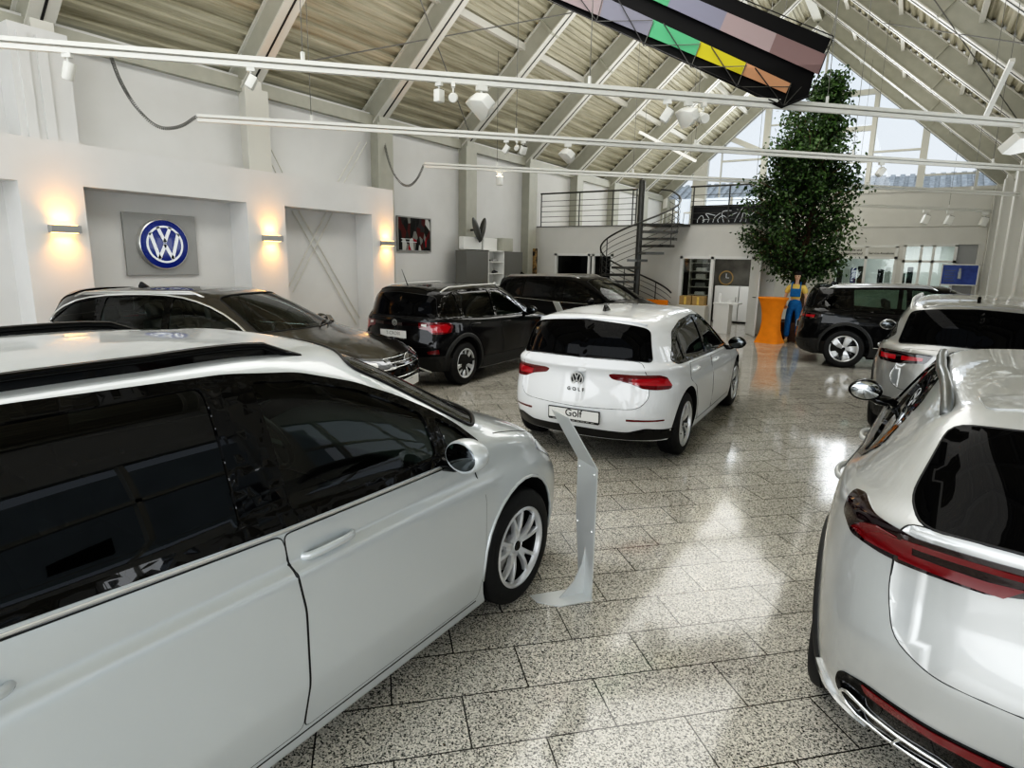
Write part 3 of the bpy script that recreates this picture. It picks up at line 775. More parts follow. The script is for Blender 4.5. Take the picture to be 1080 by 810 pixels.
def suv(name,pose,label,kind,pm=None):
    Z={'tcross':dict(w=.88,WB=2.551,xf=3.39,xr=-.72,belt=1.0,beltr=1.06,hood=(3.2,.86),cowl=(2.45,1.07),head=(1.62,1.49),peak=(.9,1.555),rear=(-.47,1.50),rbase=(-.62,1.09),cz=.86,paint=M['black'],Rt=.34,Rr=.225,Ra=.40,te=.715,zr5=.95,zr4=.80,dr3=-.03,cr=.12),
       'tiguan':dict(w=.92,WB=2.68,xf=3.62,xr=-.90,belt=1.04,beltr=1.10,hood=(3.4,.88),cowl=(2.55,1.10),head=(1.65,1.56),peak=(.85,1.635),rear=(-.62,1.55),rbase=(-.78,1.10),cz=.88,paint=M['black'],Rt=.365,Rr=.245,Ra=.43,te=.70,zr5=.96,zr4=.82,cr=.14),
       'crossover':dict(w=.88,WB=2.60,xf=3.45,xr=-.84,belt=1.02,beltr=1.12,hood=(3.25,.88),cowl=(2.45,1.08),head=(1.55,1.47),peak=(.75,1.56),rear=(-.42,1.475),rbase=(-.76,1.13),cz=.88,paint=M['pearl'],Rt=.345,Rr=.235,Ra=.40,te=.61,zr5=1.02,zr4=.84,cr=.17,zb2=.64,dr3=-.02,bi=.90)}[kind]
    p=dict(BASE); p.update(Z); 
    if pm: p['paint']=pm
    p['creases']=[(4,.3,range(3,9)),(5,.3,range(3,9)),(4,.4,range(9,12))]
    if kind=='crossover': p['creases']=[(4,.3,range(3,9)),(5,.4,range(3,9)),(4,.6,range(9,12)),(3,.4,range(9,12))]
    pm=p['paint']; w=p['w']; WB=p['WB']; b=p['belt']; br=p['beltr']; t=p['peak'][1]-.09; hx=p['head'][0]; xr=p['xr']
    C=new_car(name,pose,p,label,4 if kind=='crossover' else 3)
    if kind=='tcross':
        sur=[(2.02,b-.02),(-.42,br-.015),(-.50,br+.04),(-.30,t-.10),(.0,t-.015),(.8,t),(1.3,t-.025),(1.65,t-.16)]
        wins=[([(1.95,b+.005),(1.0,b+.015),(.98,t-.03),(1.28,t-.05),(1.60,t-.175)],M['glass_mid']),([(.92,b+.02),(.05,br-.005),(.02,t-.04),(.90,t-.03)],M['glass_dark']),([(-.02,br),(-.42,br+.02),(-.24,t-.13),(-.04,t-.06)],M['glass_dark'])]
    elif kind=='tiguan':
        sur=[(2.08,b-.02),(-.35,br-.01),(-.55,br+.09),(-.48,br+.16),(-.2,t-.06),(.3,t-.01),(.9,t-.002),(1.35,t-.035),(1.75,t-.19)]
        wins=[([(2.0,b+.005),(1.02,b+.015),(1.0,t-.035),(1.32,t-.06),(1.68,t-.19)],M['glass_mid']),([(.94,b+.02),(.10,br),(.06,t-.06),(.92,t-.033)],M['glass_mid']),([(.03,br+.005),(-.32,br+.02),(-.48,br+.11),(-.15,t-.10),(0,t-.07)],M['glass_dark'])]
    else:
        sur=[(1.98,b-.02),(.2,b+.05),(-.05,b+.10),(-.20,b+.20),(.05,t-.10),(.35,t-.035),(.85,t-.015),(1.25,t-.05),(1.62,t-.18)]
        wins=[([(1.92,b+.005),(.98,b+.03),(.95,t-.045),(1.22,t-.07),(1.56,t-.19)],M['glass_mid']),([(.90,b+.035),(.22,b+.07),(-.02,b+.12),(-.12,b+.18),(.08,t-.13),(.37,t-.07),(.88,t-.045)],M['glass_dark'])]
    cuts=windows(C,wins,sur)
    cw=p['cowl']; cx,cz=cw; hz=p['head'][1]
    cuts+=front_glass(C,[(cx-.05,0,cz+.03),(cx-.12,.38,cz+.025),(cx-.27,.62,cz+.01),(cx-.38,.72,cz),(hx-.05,.575*w/.9,hz-.04),(hx,.30,hz-.015),(hx+.01,0,hz-.01)])
    cut_windows(C,cuts)
    rb=p['rbase']; rr=p['rear']
    if kind=='crossover':
        rear_glass(C,[(-.9,0,rb[1]+.005),(-.85,.53,rb[1]+.01),(-.72,.57,rb[1]+.07),(-.50,.49,rr[1]-.06),(-.55,0,rr[1]-.04)],r=.06)
        patch(C,'roof_spoiler',sym([(-.16,0,1.6),(-.16,.42,1.6),(-.36,.40,1.6),(-.39,0,1.6)]),'T',pm,off=.006,r=.04,skirt=.01)
    else:
        rear_glass(C,[(-.9,0,rb[1]+.055),(-.85,.66,rb[1]+.06),(-.62,.58,rr[1]-.075),(-.60,0,rr[1]-.055)],r=.05)
        patch(C,'roof_spoiler',sym([(rr[0]+.22,0,1.6),(rr[0]+.22,.50,1.6),(rr[0]+.05,.48,1.6),(rr[0]+.02,0,1.6)]),'T',pm,off=.010,r=.04,skirt=.01)
    fx=WB-.40
    doors(C,[[(1.0,b-.04),(1.02,.82),(1.08,.55),(1.08,.40),(fx-.06,.40),(fx-.01,.55),(fx,.80),(fx-.06,b-.07)],[(.10,br-.06),(.98,b-.04),(1.0,.82),(1.06,.55),(1.06,.40),(.52,.40),(.44,.58),(.32,.76),(.12,.84)]],pm)
    for s in (1,-1):
        handle(C,1.20,b-.10,s,pm); handle(C,.26,b-.07,s,pm)
        mirror(C,p,s,pm if kind!='crossover' else M['gloss'],1.84,b+.06,kind=='crossover')
        # lower cladding on sills
        lo=.235
        patch(C,'sill_cladding',[(x,0,z) for x,z in [(WB-.44,.39),(.46,.39),(.46,lo),(WB-.44,lo)]],'S',M['clad'],off=.010,side=s,r=.02)
    if kind!='crossover': arch_trim(C,p,M['clad'],.065)
    else: arch_trim(C,p,M['clad'],.04)
    arms=M['satin']
    lx=p['peak'][0]
    ye=w*.655
    if kind=='crossover': rails(C,p,M['satin_grey'],[(1.15,ye-.03,1.6),(.8,ye-.02,1.6),(.3,ye-.03,1.6),(-.30,ye-.07,1.6)],h=.05,r=.022,flat=True)
    else: rails(C,p,M['satin'],[(1.40,ye,1.6),(.8,ye+.02,1.6),(.2,ye+.02,1.6),(rr[0]+.2,ye-.01,1.6)],h=.045,r=.014,flat=(kind=='tiguan'))
    add_wheels(C,p,{'tcross':'twist5','tiguan':'blade5','crossover':'ten'}[kind])
    seats(C,p,((1.1,.36),(.22,.38)),.40)
    CB=CORNER_B
    if kind=='tcross':
        patch(C,'lower_bumper',sym([(-.9,0,.44),(-.9,.72,.46),(-.9,.87,.50),(-.9,.87,.20),(-.9,0,.20)]),'B',M['clad'],off=.008,r=.02)
        for s in (1,-1): patch(C,'lower_bumper_side',[(-.40,0,.50),(-.75,0,.48),(-.75,0,.22),(-.42,0,.22)],'S',M['clad'],off=.008,side=s)
        patch(C,'light_bar',sym([(-.8,0,.975),(-.8,.62,.985),(-.8,.66,.94),(-.8,0,.925)]),'B',M['lamp_smoke'],off=.005,r=.01)
        lampset(C,'tail_light',CB,[(-.72,.50,.99),(-.60,.80,1.0),(-.42,.875,.985),(-.36,.88,.93),(-.42,.88,.84),(-.60,.84,.82),(-.68,.74,.82),(-.70,.66,.88),(-.72,.50,.90)],
            [('tail_light_lens',[(-.66,.70,.85),(-.68,.68,.96),(-.50,.85,.97),(-.42,.875,.93),(-.50,.87,.85)],M['lamp_bright'],.009),('reversing_lens',[(-.70,.54,.94),(-.70,.54,.97),(-.68,.62,.97),(-.68,.62,.93)],M['lamp_white'],.011)],M['lamp_red'])
        plate(C,-.72,.80,'T-CROSS',w=.52,h=.13,tsize=.07,m=M['panelgrey'],sub=1,tilt=-.05)
        for s in (1,-1): patch(C,'rear_reflector',[(-.7,.66,.53),(-.7,.64,.57),(-.6,.78,.60),(-.6,.80,.53)],CB,M['lamp_red'],off=.012,side=s,r=.01)
        l,n=snap(C,(-.32,0,2),'T',0); bm=bmesh.new(); tube(bm,[l,l+Vector((-.03,0,.02)),l+Vector((-.16,0,.26))],[.012,.008,.003],8); mk('antenna',bm,M['ink'],C.root,smooth=True)
        l,n=snap(C,(-.9,0,.97),'B',.006); emblem(C.root,frame(l,(0,-1,0),(-.05,0,1)),.05,M['satin'],M['satin'],M['ink'])
        tailgate(C,[(-.9,0,.62),(-.88,.60,.63),(-.86,.68,.72),(-.84,.62,.84),(-.82,.62,1.04),(-.82,0,1.05)],pm)
        for s in (1,-1): trim(C,'skid_trim',[(-.9,s*.12,.43),(-.9,s*.26,.42),(-.9,s*.40,.33),(-.88,s*.58,.25)],'B',M['satin'],r=.018,off=.012,side=1)
    elif kind=='tiguan':
        for s in (1,-1): patch(C,'lower_bumper_side',[(-.42,0,.54),(-.92,0,.50),(-.92,0,.24),(-.44,0,.24)],'S',M['clad'],off=.008,side=s,r=.02)
        patch(C,'lower_bumper',sym([(-.9,0,.44),(-.9,.72,.46),(-.9,.90,.50),(-.9,.90,.24),(-.9,0,.24)]),'B',M['clad'],off=.008,r=.02)
        lampset(C,'tail_light',CB,[(-.88,.36,1.01),(-.84,.60,1.02),(-.70,.82,1.03),(-.50,.90,1.01),(-.48,.90,.96),(-.64,.87,.90),(-.82,.68,.89),(-.86,.40,.92)],
            [('tail_light_lens',[(-.86,.44,.94),(-.86,.44,.975),(-.80,.64,.98),(-.80,.64,.93)],M['lamp_bright'],.009),('tail_light_lens',[(-.78,.70,.93),(-.78,.70,.98),(-.62,.86,.985),(-.64,.86,.93)],M['lamp_bright'],.009)],M['lamp_smoke'])
        shark(C,-.25,M['gloss'] if pm is not M['grey'] else M['gloss'])
        tailgate(C,[(-.9,0,.60),(-.88,.62,.62),(-.86,.70,.74),(-.84,.64,.88),(-.82,.62,1.06),(-.82,0,1.07)],pm)
        for s in (1,-1): trim(C,'sill_trim',[(WB-.45,0,.42),(.48,0,.42)],'S',M['satin'],r=.008,off=.01,side=s)
        plate(C,-.9,.75,'',w=.52,h=.11)
    else:
        # full-width smoked light band, broken by the tailgate gap
        lampset(C,'tail_light',CB,[(-.82,.60,1.06),(-.70,.71,1.085),(-.64,.78,1.12),(-.57,.815,1.11),(-.56,.82,1.02),(-.62,.79,.965),(-.74,.70,.95),(-.82,.60,.945)],
            [('tail_light_lens',[(-.80,.62,.965),(-.80,.62,1.035),(-.70,.70,1.05),(-.66,.745,1.035),(-.62,.79,.99),(-.68,.74,.97)],M['lamp_red'],.009),
             ('reversing_lens',[(-.80,.63,.985),(-.80,.63,1.01),(-.70,.725,1.025),(-.70,.73,1.0)],M['lamp_white'],.012)],M['lamp_smoke'])
        o=patch(C,'light_bar',sym([(-.9,0,1.065),(-.86,.588,1.062),(-.86,.588,.945),(-.88,.34,.95),(-.9,.24,.975),(-.9,0,.975)]),'B',M['lamp_smoke'],off=.008,r=.012)
        for s in (1,-1):
            patch(C,'tail_light_lens',[(-.86,.575,.96),(-.86,.575,.995),(-.88,.34,.992),(-.88,.25,1.0),(-.88,.30,.955)],'B',M['lamp_red'],off=.011,side=s,parent=o)
            patch(C,'tail_light_lens',[(-.86,.575,1.022),(-.86,.575,1.045),(-.88,.06,1.045),(-.88,.06,1.028)],'B',M['lamp_red'],off=.011,side=s,parent=o)
        l,n=snap(C,(-.95,0,1.02),'B',.012); emblem(C.root,frame(l,(0,-1,0),(-.05,0,1)),.06,M['satin'],M['satin'],M['ink'])
        tailgate(C,[(-.9,0,.63),(-.88,.44,.64),(-.88,.56,.70),(-.87,.592,.84),(-.85,.592,1.06),(-.80,.56,1.10),(-.80,0,1.10)],pm,r=.05)
        patch(C,'lower_bumper',sym([(-.95,0,.45),(-.9,.42,.455),(-.9,.62,.475),(-.88,.71,.45),(-.88,.72,.37),(-.88,.66,.27),(-.9,.3,.24),(-.9,0,.24)]),'B',M['gloss'],off=.006,r=.03)
        patch(C,'rear_reflector',sym([(-.95,0,.438),(-.9,.42,.445),(-.9,.63,.465),(-.9,.61,.435),(-.9,.40,.41),(-.95,0,.40)]),'B',M['lamp_red'],off=.010,r=.008)
        for s in (1,-1):
            o=trim(C,'exhaust_trim',[(-.9,.69,.375),(-.9,.685,.325),(-.9,.61,.28),(-.9,.30,.262),(-.9,.33,.32),(-.9,.56,.345),(-.9,.66,.385)],'B',M['chrome'],r=.008,off=.010,side=s,closed=True,sm=1)
            trim(C,'exhaust_divider',[(-.9,.49,.335),(-.9,.51,.275)],'B',M['chrome'],r=.006,off=.010,side=s,sm=0,parent=o)
            patch(C,'bumper_lip',[(-.95,.0,.235),(-.9,.5,.235),(-.88,.72,.262),(-.86,.80,.36),(-.86,.80,.30),(-.88,.74,.215),(-.95,0,.205)],'B',pm,off=.014,side=s,r=.01)
        shark(C,-.2,M['gloss'])
    # front
    lampset(C,'headlight',CORNER_F,[(p['xf']-.06,.42,.76),(p['xf']-.1,.45,.83),(p['xf']-.28,.80,.87),(p['xf']-.5,.87,.88),(p['xf']-.36,.86,.79),(p['xf']-.18,.70,.75)],[],M['lamp_clear'])
    patch(C,'grille',sym([(3.9,0,.80),(3.9,.42,.81),(3.9,.42,.74),(3.9,0,.72)]),'F',M['gloss'],off=.004,r=.02)
    patch(C,'lower_grille',sym([(3.9,0,.52),(3.9,.60,.50),(3.9,.55,.30),(3.9,0,.29)]),'F',M['seal'],off=.004,r=.03)
    return C
def estate(name,pose,label):
    pm=M['brown']
    p=dict(BASE,w=.935,WB=2.84,xf=3.77,xr=-1.0,belt=.93,beltr=.99,hood=(3.52,.76),cowl=(2.60,.97),head=(1.65,1.375),peak=(.9,1.45),rear=(-.70,1.36),rbase=(-.92,1.02),cz=.78,paint=pm,Rt=.345,Rr=.245,Ra=.39,te=.68,zf4=.66,
           creases=[(4,.6,range(2,9)),(5,.4,range(1,9))])
    C=new_car(name,pose,p,label,3); C.root.scale=(1,1,1.07)
    sur=[(2.20,.905),(.9,.93),(-.70,.985),(-.80,1.02),(-.45,1.235),(-.1,1.31),(.5,1.345),(1.05,1.34),(1.45,1.27),(1.85,1.12)]
    wins=[([(2.10,.93),(1.06,.95),(1.03,1.32),(1.40,1.265),(1.80,1.12)],M['glass_clear']),([(.96,.955),(.10,.975),(.08,1.30),(.5,1.325),(.94,1.322)],M['glass_clear']),([(.02,.98),(-.70,1.005),(-.40,1.22),(-.05,1.292)],M['glass_mid'])]
    cuts=windows(C,wins,sur)
    for s in (1,-1): trim(C,'chrome_window_trim',[(x,0,z) for x,z in sur],'S',M['chrome'],r=.014,off=.003,side=s,closed=True,sm=1)
    cuts+=front_glass(C,[(2.58,0,1.0),(2.52,.38,.995),(2.38,.66,.98),(2.22,.78,.965),(1.58,.575,1.335),(1.64,.30,1.36),(1.66,0,1.365)],M['glass_clear'])
    cut_windows(C,cuts)
    rear_glass(C,[(-1,0,1.07),(-.96,.66,1.075),(-.78,.56,1.30),(-.80,0,1.32)])
    patch(C,'roof_spoiler',sym([(-.50,0,1.6),(-.50,.56,1.6),(-.78,.55,1.6),(-.80,0,1.6)]),'T',M['gloss'],off=.014,r=.04,skirt=.03)
    doors(C,[[(1.04,.89),(1.05,.82),(1.12,.50),(1.12,.29),(2.22,.29),(2.28,.48),(2.29,.74),(2.22,.885)],[(.08,.95),(1.02,.89),(1.03,.82),(1.10,.50),(1.10,.29),(.48,.29),(.41,.48),(.28,.68),(.08,.77)]],pm)
    for s in (1,-1):
        handle(C,1.20,.83,s,pm); handle(C,.26,.85,s,pm); mirror(C,p,s,pm,1.98,.98)
        trim(C,'bonnet_seam',[(3.50,.60,.82),(3.2,.74,.88),(2.8,.80,.94),(2.5,.82,.95)],'T',M['seal'],r=.003,off=0,side=s)
    rails(C,p,M['satin'],[(1.40,.60,1.6),(.8,.62,1.6),(.2,.62,1.6),(-.45,.59,1.6)],h=.03,r=.012,flat=True)
    lampset(C,'headlight',CORNER_F,[(3.72,.40,.62),(3.70,.42,.70),(3.45,.80,.745),(3.22,.90,.76),(3.32,.89,.67),(3.5,.80,.61)],
            [('headlight_lens',[(3.6,.60,.64),(3.6,.60,.68),(3.35,.86,.71),(3.42,.84,.66)],M['lamp_white'],.009)],M['lamp_clear'])
    g=patch(C,'grille',sym([(3.9,0,.72),(3.8,.46,.70),(3.8,.46,.60),(3.8,.62,.48),(3.8,.58,.30),(3.9,0,.27)]),'F',M['gloss'],off=.004,r=.02)
    for z,yy in ((.70,.44),(.655,.46),(.61,.46),(.50,.60),(.44,.58),(.38,.57),(.32,.55)):
        trim(C,'grille_bar',[(3.9,yy,z),(3.95,0,z-.005),(3.9,-yy,z)],'F',M['chrome'],r=.008,off=.008,sm=0,parent=g)
    for s in (1,-1): trim(C,'headlight_trim',[(3.8,.40,.60),(3.6,.70,.60),(3.4,.86,.64)],CORNER_F,M['chrome'],r=.008,off=.006,side=s)
    l,n=snap(C,(3.9,0,.66),'F',.012); emblem(C.root,frame(l,(0,1,0),(.1,0,1)),.07,M['satin'],M['satin'],M['ink'])
    plate(C,3.9,.40,'',w=.52,h=.11,face=1)
    for s in (1,-1): trim(C,'wiper_arm',[(2.62,s*.1,1.02),(2.50,s*.1+.25,1.05),(2.46,s*.1+.45,1.04)],'T',M['ink'],r=.008,off=.012,side=1)
    lampset(C,'tail_light',CORNER_B,[(-.95,.45,.90),(-.94,.50,.98),(-.62,.92,.98),(-.70,.92,.86),(-.88,.80,.84)],[],M['lamp_red'])
    seats(C,p,((1.2,.37),(.25,.39)),.28); add_wheels(C,p,'double5'); shark(C,.05,M['ink'])
    return C
# ------------------------------------------------------------------ cars
mpv('family_car',(-2.58,-.02,.2),'silver people carrier filling the left foreground, seen from its right side',M['silver'])
hatch('hatchback',(-2.64,6.02,-2.8),'white hatchback with black rear window standing alone in the middle of the showroom floor')
suv('compact_suv',(-6.54,7.55,-2),'black compact crossover with white rear plate, silver roof rails and a whip antenna','tcross')
suv('suv',(-1.03,14.15,84),'black crossover parked sideways right of the figure in blue dungarees','tiguan')
suv('suv',(.66,8.59,4.2),'grey crossover seen from behind, just beyond the pearl silver one at the right edge','tiguan',pm=M['grey'])
suv('crossover_car',(.69,2.98,3.0),'pearl silver crossover in the right foreground with smoked light band and black bumper','crossover')
mpv('family_car',(-7.92,13.4,92.7),'black people carrier parked sideways at the back left, below the railing',M['black'],lv=3,simple=True)
estate('estate_car',(-8.62,4.31,69),'dark brown estate car with chrome window line in front of the round emblem')
# ------------------------------------------------------------------ procedural room materials
def granite():
    m,nt,b=nmat('granite_tiles'); L=nt.links; N=nt.nodes.new
    tc=N('ShaderNodeTexCoord')
    mp=N('ShaderNodeMapping'); mp.inputs['Rotation'].default_value=(0,0,-PI/4); L.new(tc.outputs['Object'],mp.inputs['Vector'])
    ad=N('ShaderNodeVectorMath'); ad.operation='ADD'; ad.inputs[1].default_value=(-.02,-.25,0); L.new(mp.outputs[0],ad.inputs[0])
    br=N('ShaderNodeTexBrick'); br.offset=.5; br.offset_frequency=2; br.squash=1
    for k,v in (('Scale',1),('Mortar Size',.0035),('Mortar Smooth',.1),('Bias',0),('Brick Width',.62),('Row Height',.31)): br.inputs[k].default_value=v
    br.inputs['Color1'].default_value=(.0,.0,.0,1); br.inputs['Color2'].default_value=(1,1,1,1); br.inputs['Mortar'].default_value=(.5,.5,.5,1)
    L.new(ad.outputs[0],br.inputs['Vector'])
    n1=N('ShaderNodeTexVoronoi'); n1.inputs['Scale'].default_value=170; n1.inputs['Randomness'].default_value=1; L.new(tc.outputs['Object'],n1.inputs['Vector'])
    n2=N('ShaderNodeTexNoise'); n2.inputs['Scale'].default_value=95; n2.inputs['Detail'].default_value=5; n2.inputs['Roughness'].default_value=.65; L.new(tc.outputs['Object'],n2.inputs['Vector'])
    sp=N('ShaderNodeSeparateColor'); L.new(n1.outputs['Color'],sp.inputs[0])
    mm=N('ShaderNodeMath'); mm.operation='MULTIPLY_ADD'; mm.inputs[1].default_value=.40; L.new(sp.outputs[0],mm.inputs[0])
    m2=N('ShaderNodeMath'); m2.operation='MULTIPLY'; m2.inputs[1].default_value=.75; L.new(n2.outputs['Fac'],m2.inputs[0]); L.new(m2.outputs[0],mm.inputs[2])
    r=N('ShaderNodeValToRGB'); cr=r.color_ramp; cr.interpolation='LINEAR'
    cr.elements[0].position=.35; cr.elements[0].color=(.022,.022,.021,1); cr.elements[1].position=.86; cr.elements[1].color=(.80,.76,.68,1)
    for pos_,c in ((.43,(.10,.10,.092)),(.50,(.33,.32,.29)),(.60,(.55,.52,.46)),(.72,(.68,.65,.58))):
        e=cr.elements.new(pos_); e.color=(*c,1)
    L.new(mm.outputs[0],r.inputs[0])
    n3=N('ShaderNodeTexNoise'); n3.inputs['Scale'].default_value=1.6; n3.inputs['Detail'].default_value=3; L.new(tc.outputs['Object'],n3.inputs['Vector'])
    hs=N('ShaderNodeHueSaturation'); L.new(r.outputs[0],hs.inputs['Color'])
    # each slab a touch lighter or darker, plus slow mottling
    mr=N('ShaderNodeMapRange'); mr.inputs['To Min'].default_value=.90; mr.inputs['To Max'].default_value=1.08; L.new(br.outputs['Color'],mr.inputs[0])
    mr2=N('ShaderNodeMapRange'); mr2.inputs['From Min'].default_value=.3; mr2.inputs['From Max'].default_value=.7; mr2.inputs['To Min'].default_value=.92; mr2.inputs['To Max'].default_value=1.08; L.new(n3.outputs['Fac'],mr2.inputs[0])
    mv=N('ShaderNodeMath'); mv.operation='MULTIPLY'; L.new(mr.outputs[0],mv.inputs[0]); L.new(mr2.outputs[0],mv.inputs[1]); L.new(mv.outputs[0],hs.inputs['Value'])
    mx=N('ShaderNodeMix'); mx.data_type='RGBA'; mx.inputs[7].default_value=(.03,.028,.025,1)
    L.new(br.outputs['Fac'],mx.inputs[0]); L.new(hs.outputs[0],mx.inputs[6]); L.new(mx.outputs[2],b.inputs['Base Color'])
    b.inputs['Roughness'].default_value=.09; b.inputs['Specular IOR Level'].default_value=.75; b.inputs['Coat Weight'].default_value=.0
    return m
M['granite']=granite()
def deckmat():
    m,nt,b=nmat('roof_deck'); L=nt.links; N=nt.nodes.new
    tc=N('ShaderNodeTexCoord'); mp=N('ShaderNodeMapping'); mp.inputs['Scale'].default_value=(9,.35,9); L.new(tc.outputs['Object'],mp.inputs[0])
    n=N('ShaderNodeTexNoise'); n.inputs['Scale'].default_value=1.; n.inputs['Detail'].default_value=6; n.inputs['Roughness'].default_value=.7; L.new(mp.outputs[0],n.inputs['Vector'])
    r=N('ShaderNodeValToRGB'); r.color_ramp.elements[0].position=.32; r.color_ramp.elements[0].color=(.27,.25,.18,1); r.color_ramp.elements[1].position=.68; r.color_ramp.elements[1].color=(.62,.59,.47,1)
    L.new(n.outputs['Fac'],r.inputs[0]); L.new(r.outputs[0],b.inputs['Base Color']); b.inputs['Roughness'].default_value=.5; b.inputs['Metallic'].default_value=.15
    return m
M['deck']=deckmat()
def foliagemat():
    m,nt,b=nmat('fig_leaves'); L=nt.links; N=nt.nodes.new
    g=N('ShaderNodeNewGeometry'); r=N('ShaderNodeValToRGB'); r.color_ramp.elements[0].color=(.012,.03,.010,1); r.color_ramp.elements[1].color=(.07,.13,.035,1)
    L.new(g.outputs['Random Per Island'],r.inputs[0]); L.new(r.outputs[0],b.inputs['Base Color']); b.inputs['Roughness'].default_value=.42
    return m
M['leaf']=foliagemat()
M['bark']=mat('bark',(.12,.075,.045),.9,noise=.4,nscale=20)
M['pot']=mat('planter_wood',(.075,.035,.02),.55,noise=.35,nscale=12)
M['pane']=glass('window_pane',(.96,.98,1.0)); 
M['frost']=mat('frosted_panel_glow',(.80,.85,.90),.6,emit=(.75,.86,1.0),es=.55)  # emission stands in for daylight coming through the panel
M['cardboard']=mat('cardboard',(.42,.29,.13),.8,noise=.15,nscale=10)
M['whitelac']=mat('white_lacquer',(.78,.78,.75),.4)
M['greylac']=mat('grey_lacquer',(.155,.155,.145),.5)
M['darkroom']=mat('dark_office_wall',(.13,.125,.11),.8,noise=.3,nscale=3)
M['skin']=mat('mannequin_skin',(.62,.40,.28),.55)
M['yellow']=mat('yellow_cotton',(.80,.58,.16),.8,noise=.1,nscale=15)
M['denim']=mat('blue_workwear',(.010,.14,.36),.75,noise=.2,nscale=20)
M['hair']=mat('dark_cap',(.02,.018,.016),.8)
M['roof_tile']=mat('neighbour_roof_tiles',(.50,.49,.47),.8,noise=.3,nscale=4)
M['facade']=mat('neighbour_facade',(.78,.80,.78),.8,noise=.08,nscale=1)
M['ground_out']=mat('outdoor_paving',(.45,.45,.43),.85,noise=.15,nscale=1)
# ------------------------------------------------------------------ room shell
XL,XR,XM=-10.8,2.6,-4.1; SL=.88; ZE=4.80; YB,YF=30.7,-7.0; ZR=ZE+SL*(XM-XL)
def zro(x): return ZE+SL*((x-XL) if x<=XM else (XR-x))
DK=.46
bm=bmesh.new(); boxx(bm,XL-.3,XR+.3,YF-.3,YB+.3,-.12,0); struct(mk('floor',bm,M['granite']))
bm=bmesh.new(); boxx(bm,-60,60,-60,90,-.3,-.125); struct(mk('outdoor_ground',bm,M['ground_out']))
# left wall (plain upper wall)
bm=bmesh.new(); boxx(bm,XL-.2,XL,YF,YB,0,ZE+.35); struct(mk('wall_left',bm,M['wall']))
# niche wall in front of it, with three openings
bm=bmesh.new(); y0=-3.0
segs=[(y0,1.0),(3.57,4.34),(6.91,7.70),(9.93,10.60)]
for a,b in segs: boxx(bm,-10.5,-10.0,a,b,0,2.84)
boxx(bm,-10.5,-10.0,y0,10.60,2.84,3.41)
boxx(bm,XL+.001,-10.5,y0,10.60,0,3.41)
bmesh.ops.remove_doubles(bm,verts=bm.verts[:],dist=1e-4)
struct(mk('wall_niche',bm,M['wall']))
# roof deck, ribs running along the hall
for nm,sgn in (('ceiling_left',1),('ceiling_right',-1)):
    bm=bmesh.new(); Ls=(XM-XL)/math.cos(math.atan(SL)); pitch=.25; n=int(Ls/pitch)+2
    dirv=Vector((sgn*math.cos(math.atan(SL)),0,math.sin(math.atan(SL)))); nv=Vector((-sgn*math.sin(math.atan(SL)),0,math.cos(math.atan(SL))))
    org=Vector((XL if sgn>0 else XR,0,ZE+DK/math.cos(math.atan(SL))))-dirv*.5
    prof=[]
    for i in range(n+3):
        for t,h in ((0,0),(.10,0),(.13,.06),(.22,.06)): prof.append(((i*pitch+t),h))
    prof=[q for q in prof if q[0]<Ls+.5]+[(Ls+.5,0)]
    ys=[YF+ (YB-YF)*k/12 for k in range(13)]; rows=[]
    for t,h in prof:
        rows.append([bm.verts.new(org+dirv*t+nv*h+Vector((0,y,0))) for y in ys])
    for A,B in zip(rows[:-1],rows[1:]):
        for k in range(12): bm.faces.new((A[k],A[k+1],B[k+1],B[k]))
    # weather skin above so no light leaks
    o=org+nv*.12; q=[bm.verts.new(o+dirv*t+Vector((0,y,0))) for t,y in ((-.3,YF),(-.3,YB),(Ls+.55,YB),(Ls+.55,YF))]; bm.faces.new(q)
    struct(mk(nm,bm,M['deck']))
# end wall: solid part below the glazing
ZS=4.98
bm=bmesh.new()
def wallhole(bm,x0,x1,z0,z1,y0,y1,holes):
    xs=sorted({x0,x1,*[h[0] for h in holes],*[h[1] for h in holes]}); zs=sorted({z0,z1,*[h[2] for h in holes],*[h[3] for h in holes]})
    for a,b in zip(xs[:-1],xs[1:]):
        for c,d in zip(zs[:-1],zs[1:]):
            mx_,mz=(a+b)/2,(c+d)/2
            if any(h[0]<mx_<h[1] and h[2]<mz<h[3] for h in holes): continue
            boxx(bm,a,b,y0,y1,c,d)
wallhole(bm,XL,XR,0,ZS,YB,YB+.25,[(-2.95,-.62,.9,2.78),(-.42,2.05,.9,2.83),(-10.3,-6.2,3.2,4.98)])
bmesh.ops.remove_doubles(bm,verts=bm.verts[:],dist=1e-4)
struct(mk('wall_back',bm,M['wall_back']))
bm=bmesh.new(); boxx(bm,-2.4,XR,YB-.10,YB,ZS-.06,ZS+.06); boxx(bm,-6.2,-2.4,YB-.10,YB,ZS-.06,ZS+.06); boxx(bm,-3.2,XR,YB-.05,YB,3.54,3.62); struct(mk('trim_1',bm,M['wall_back']))
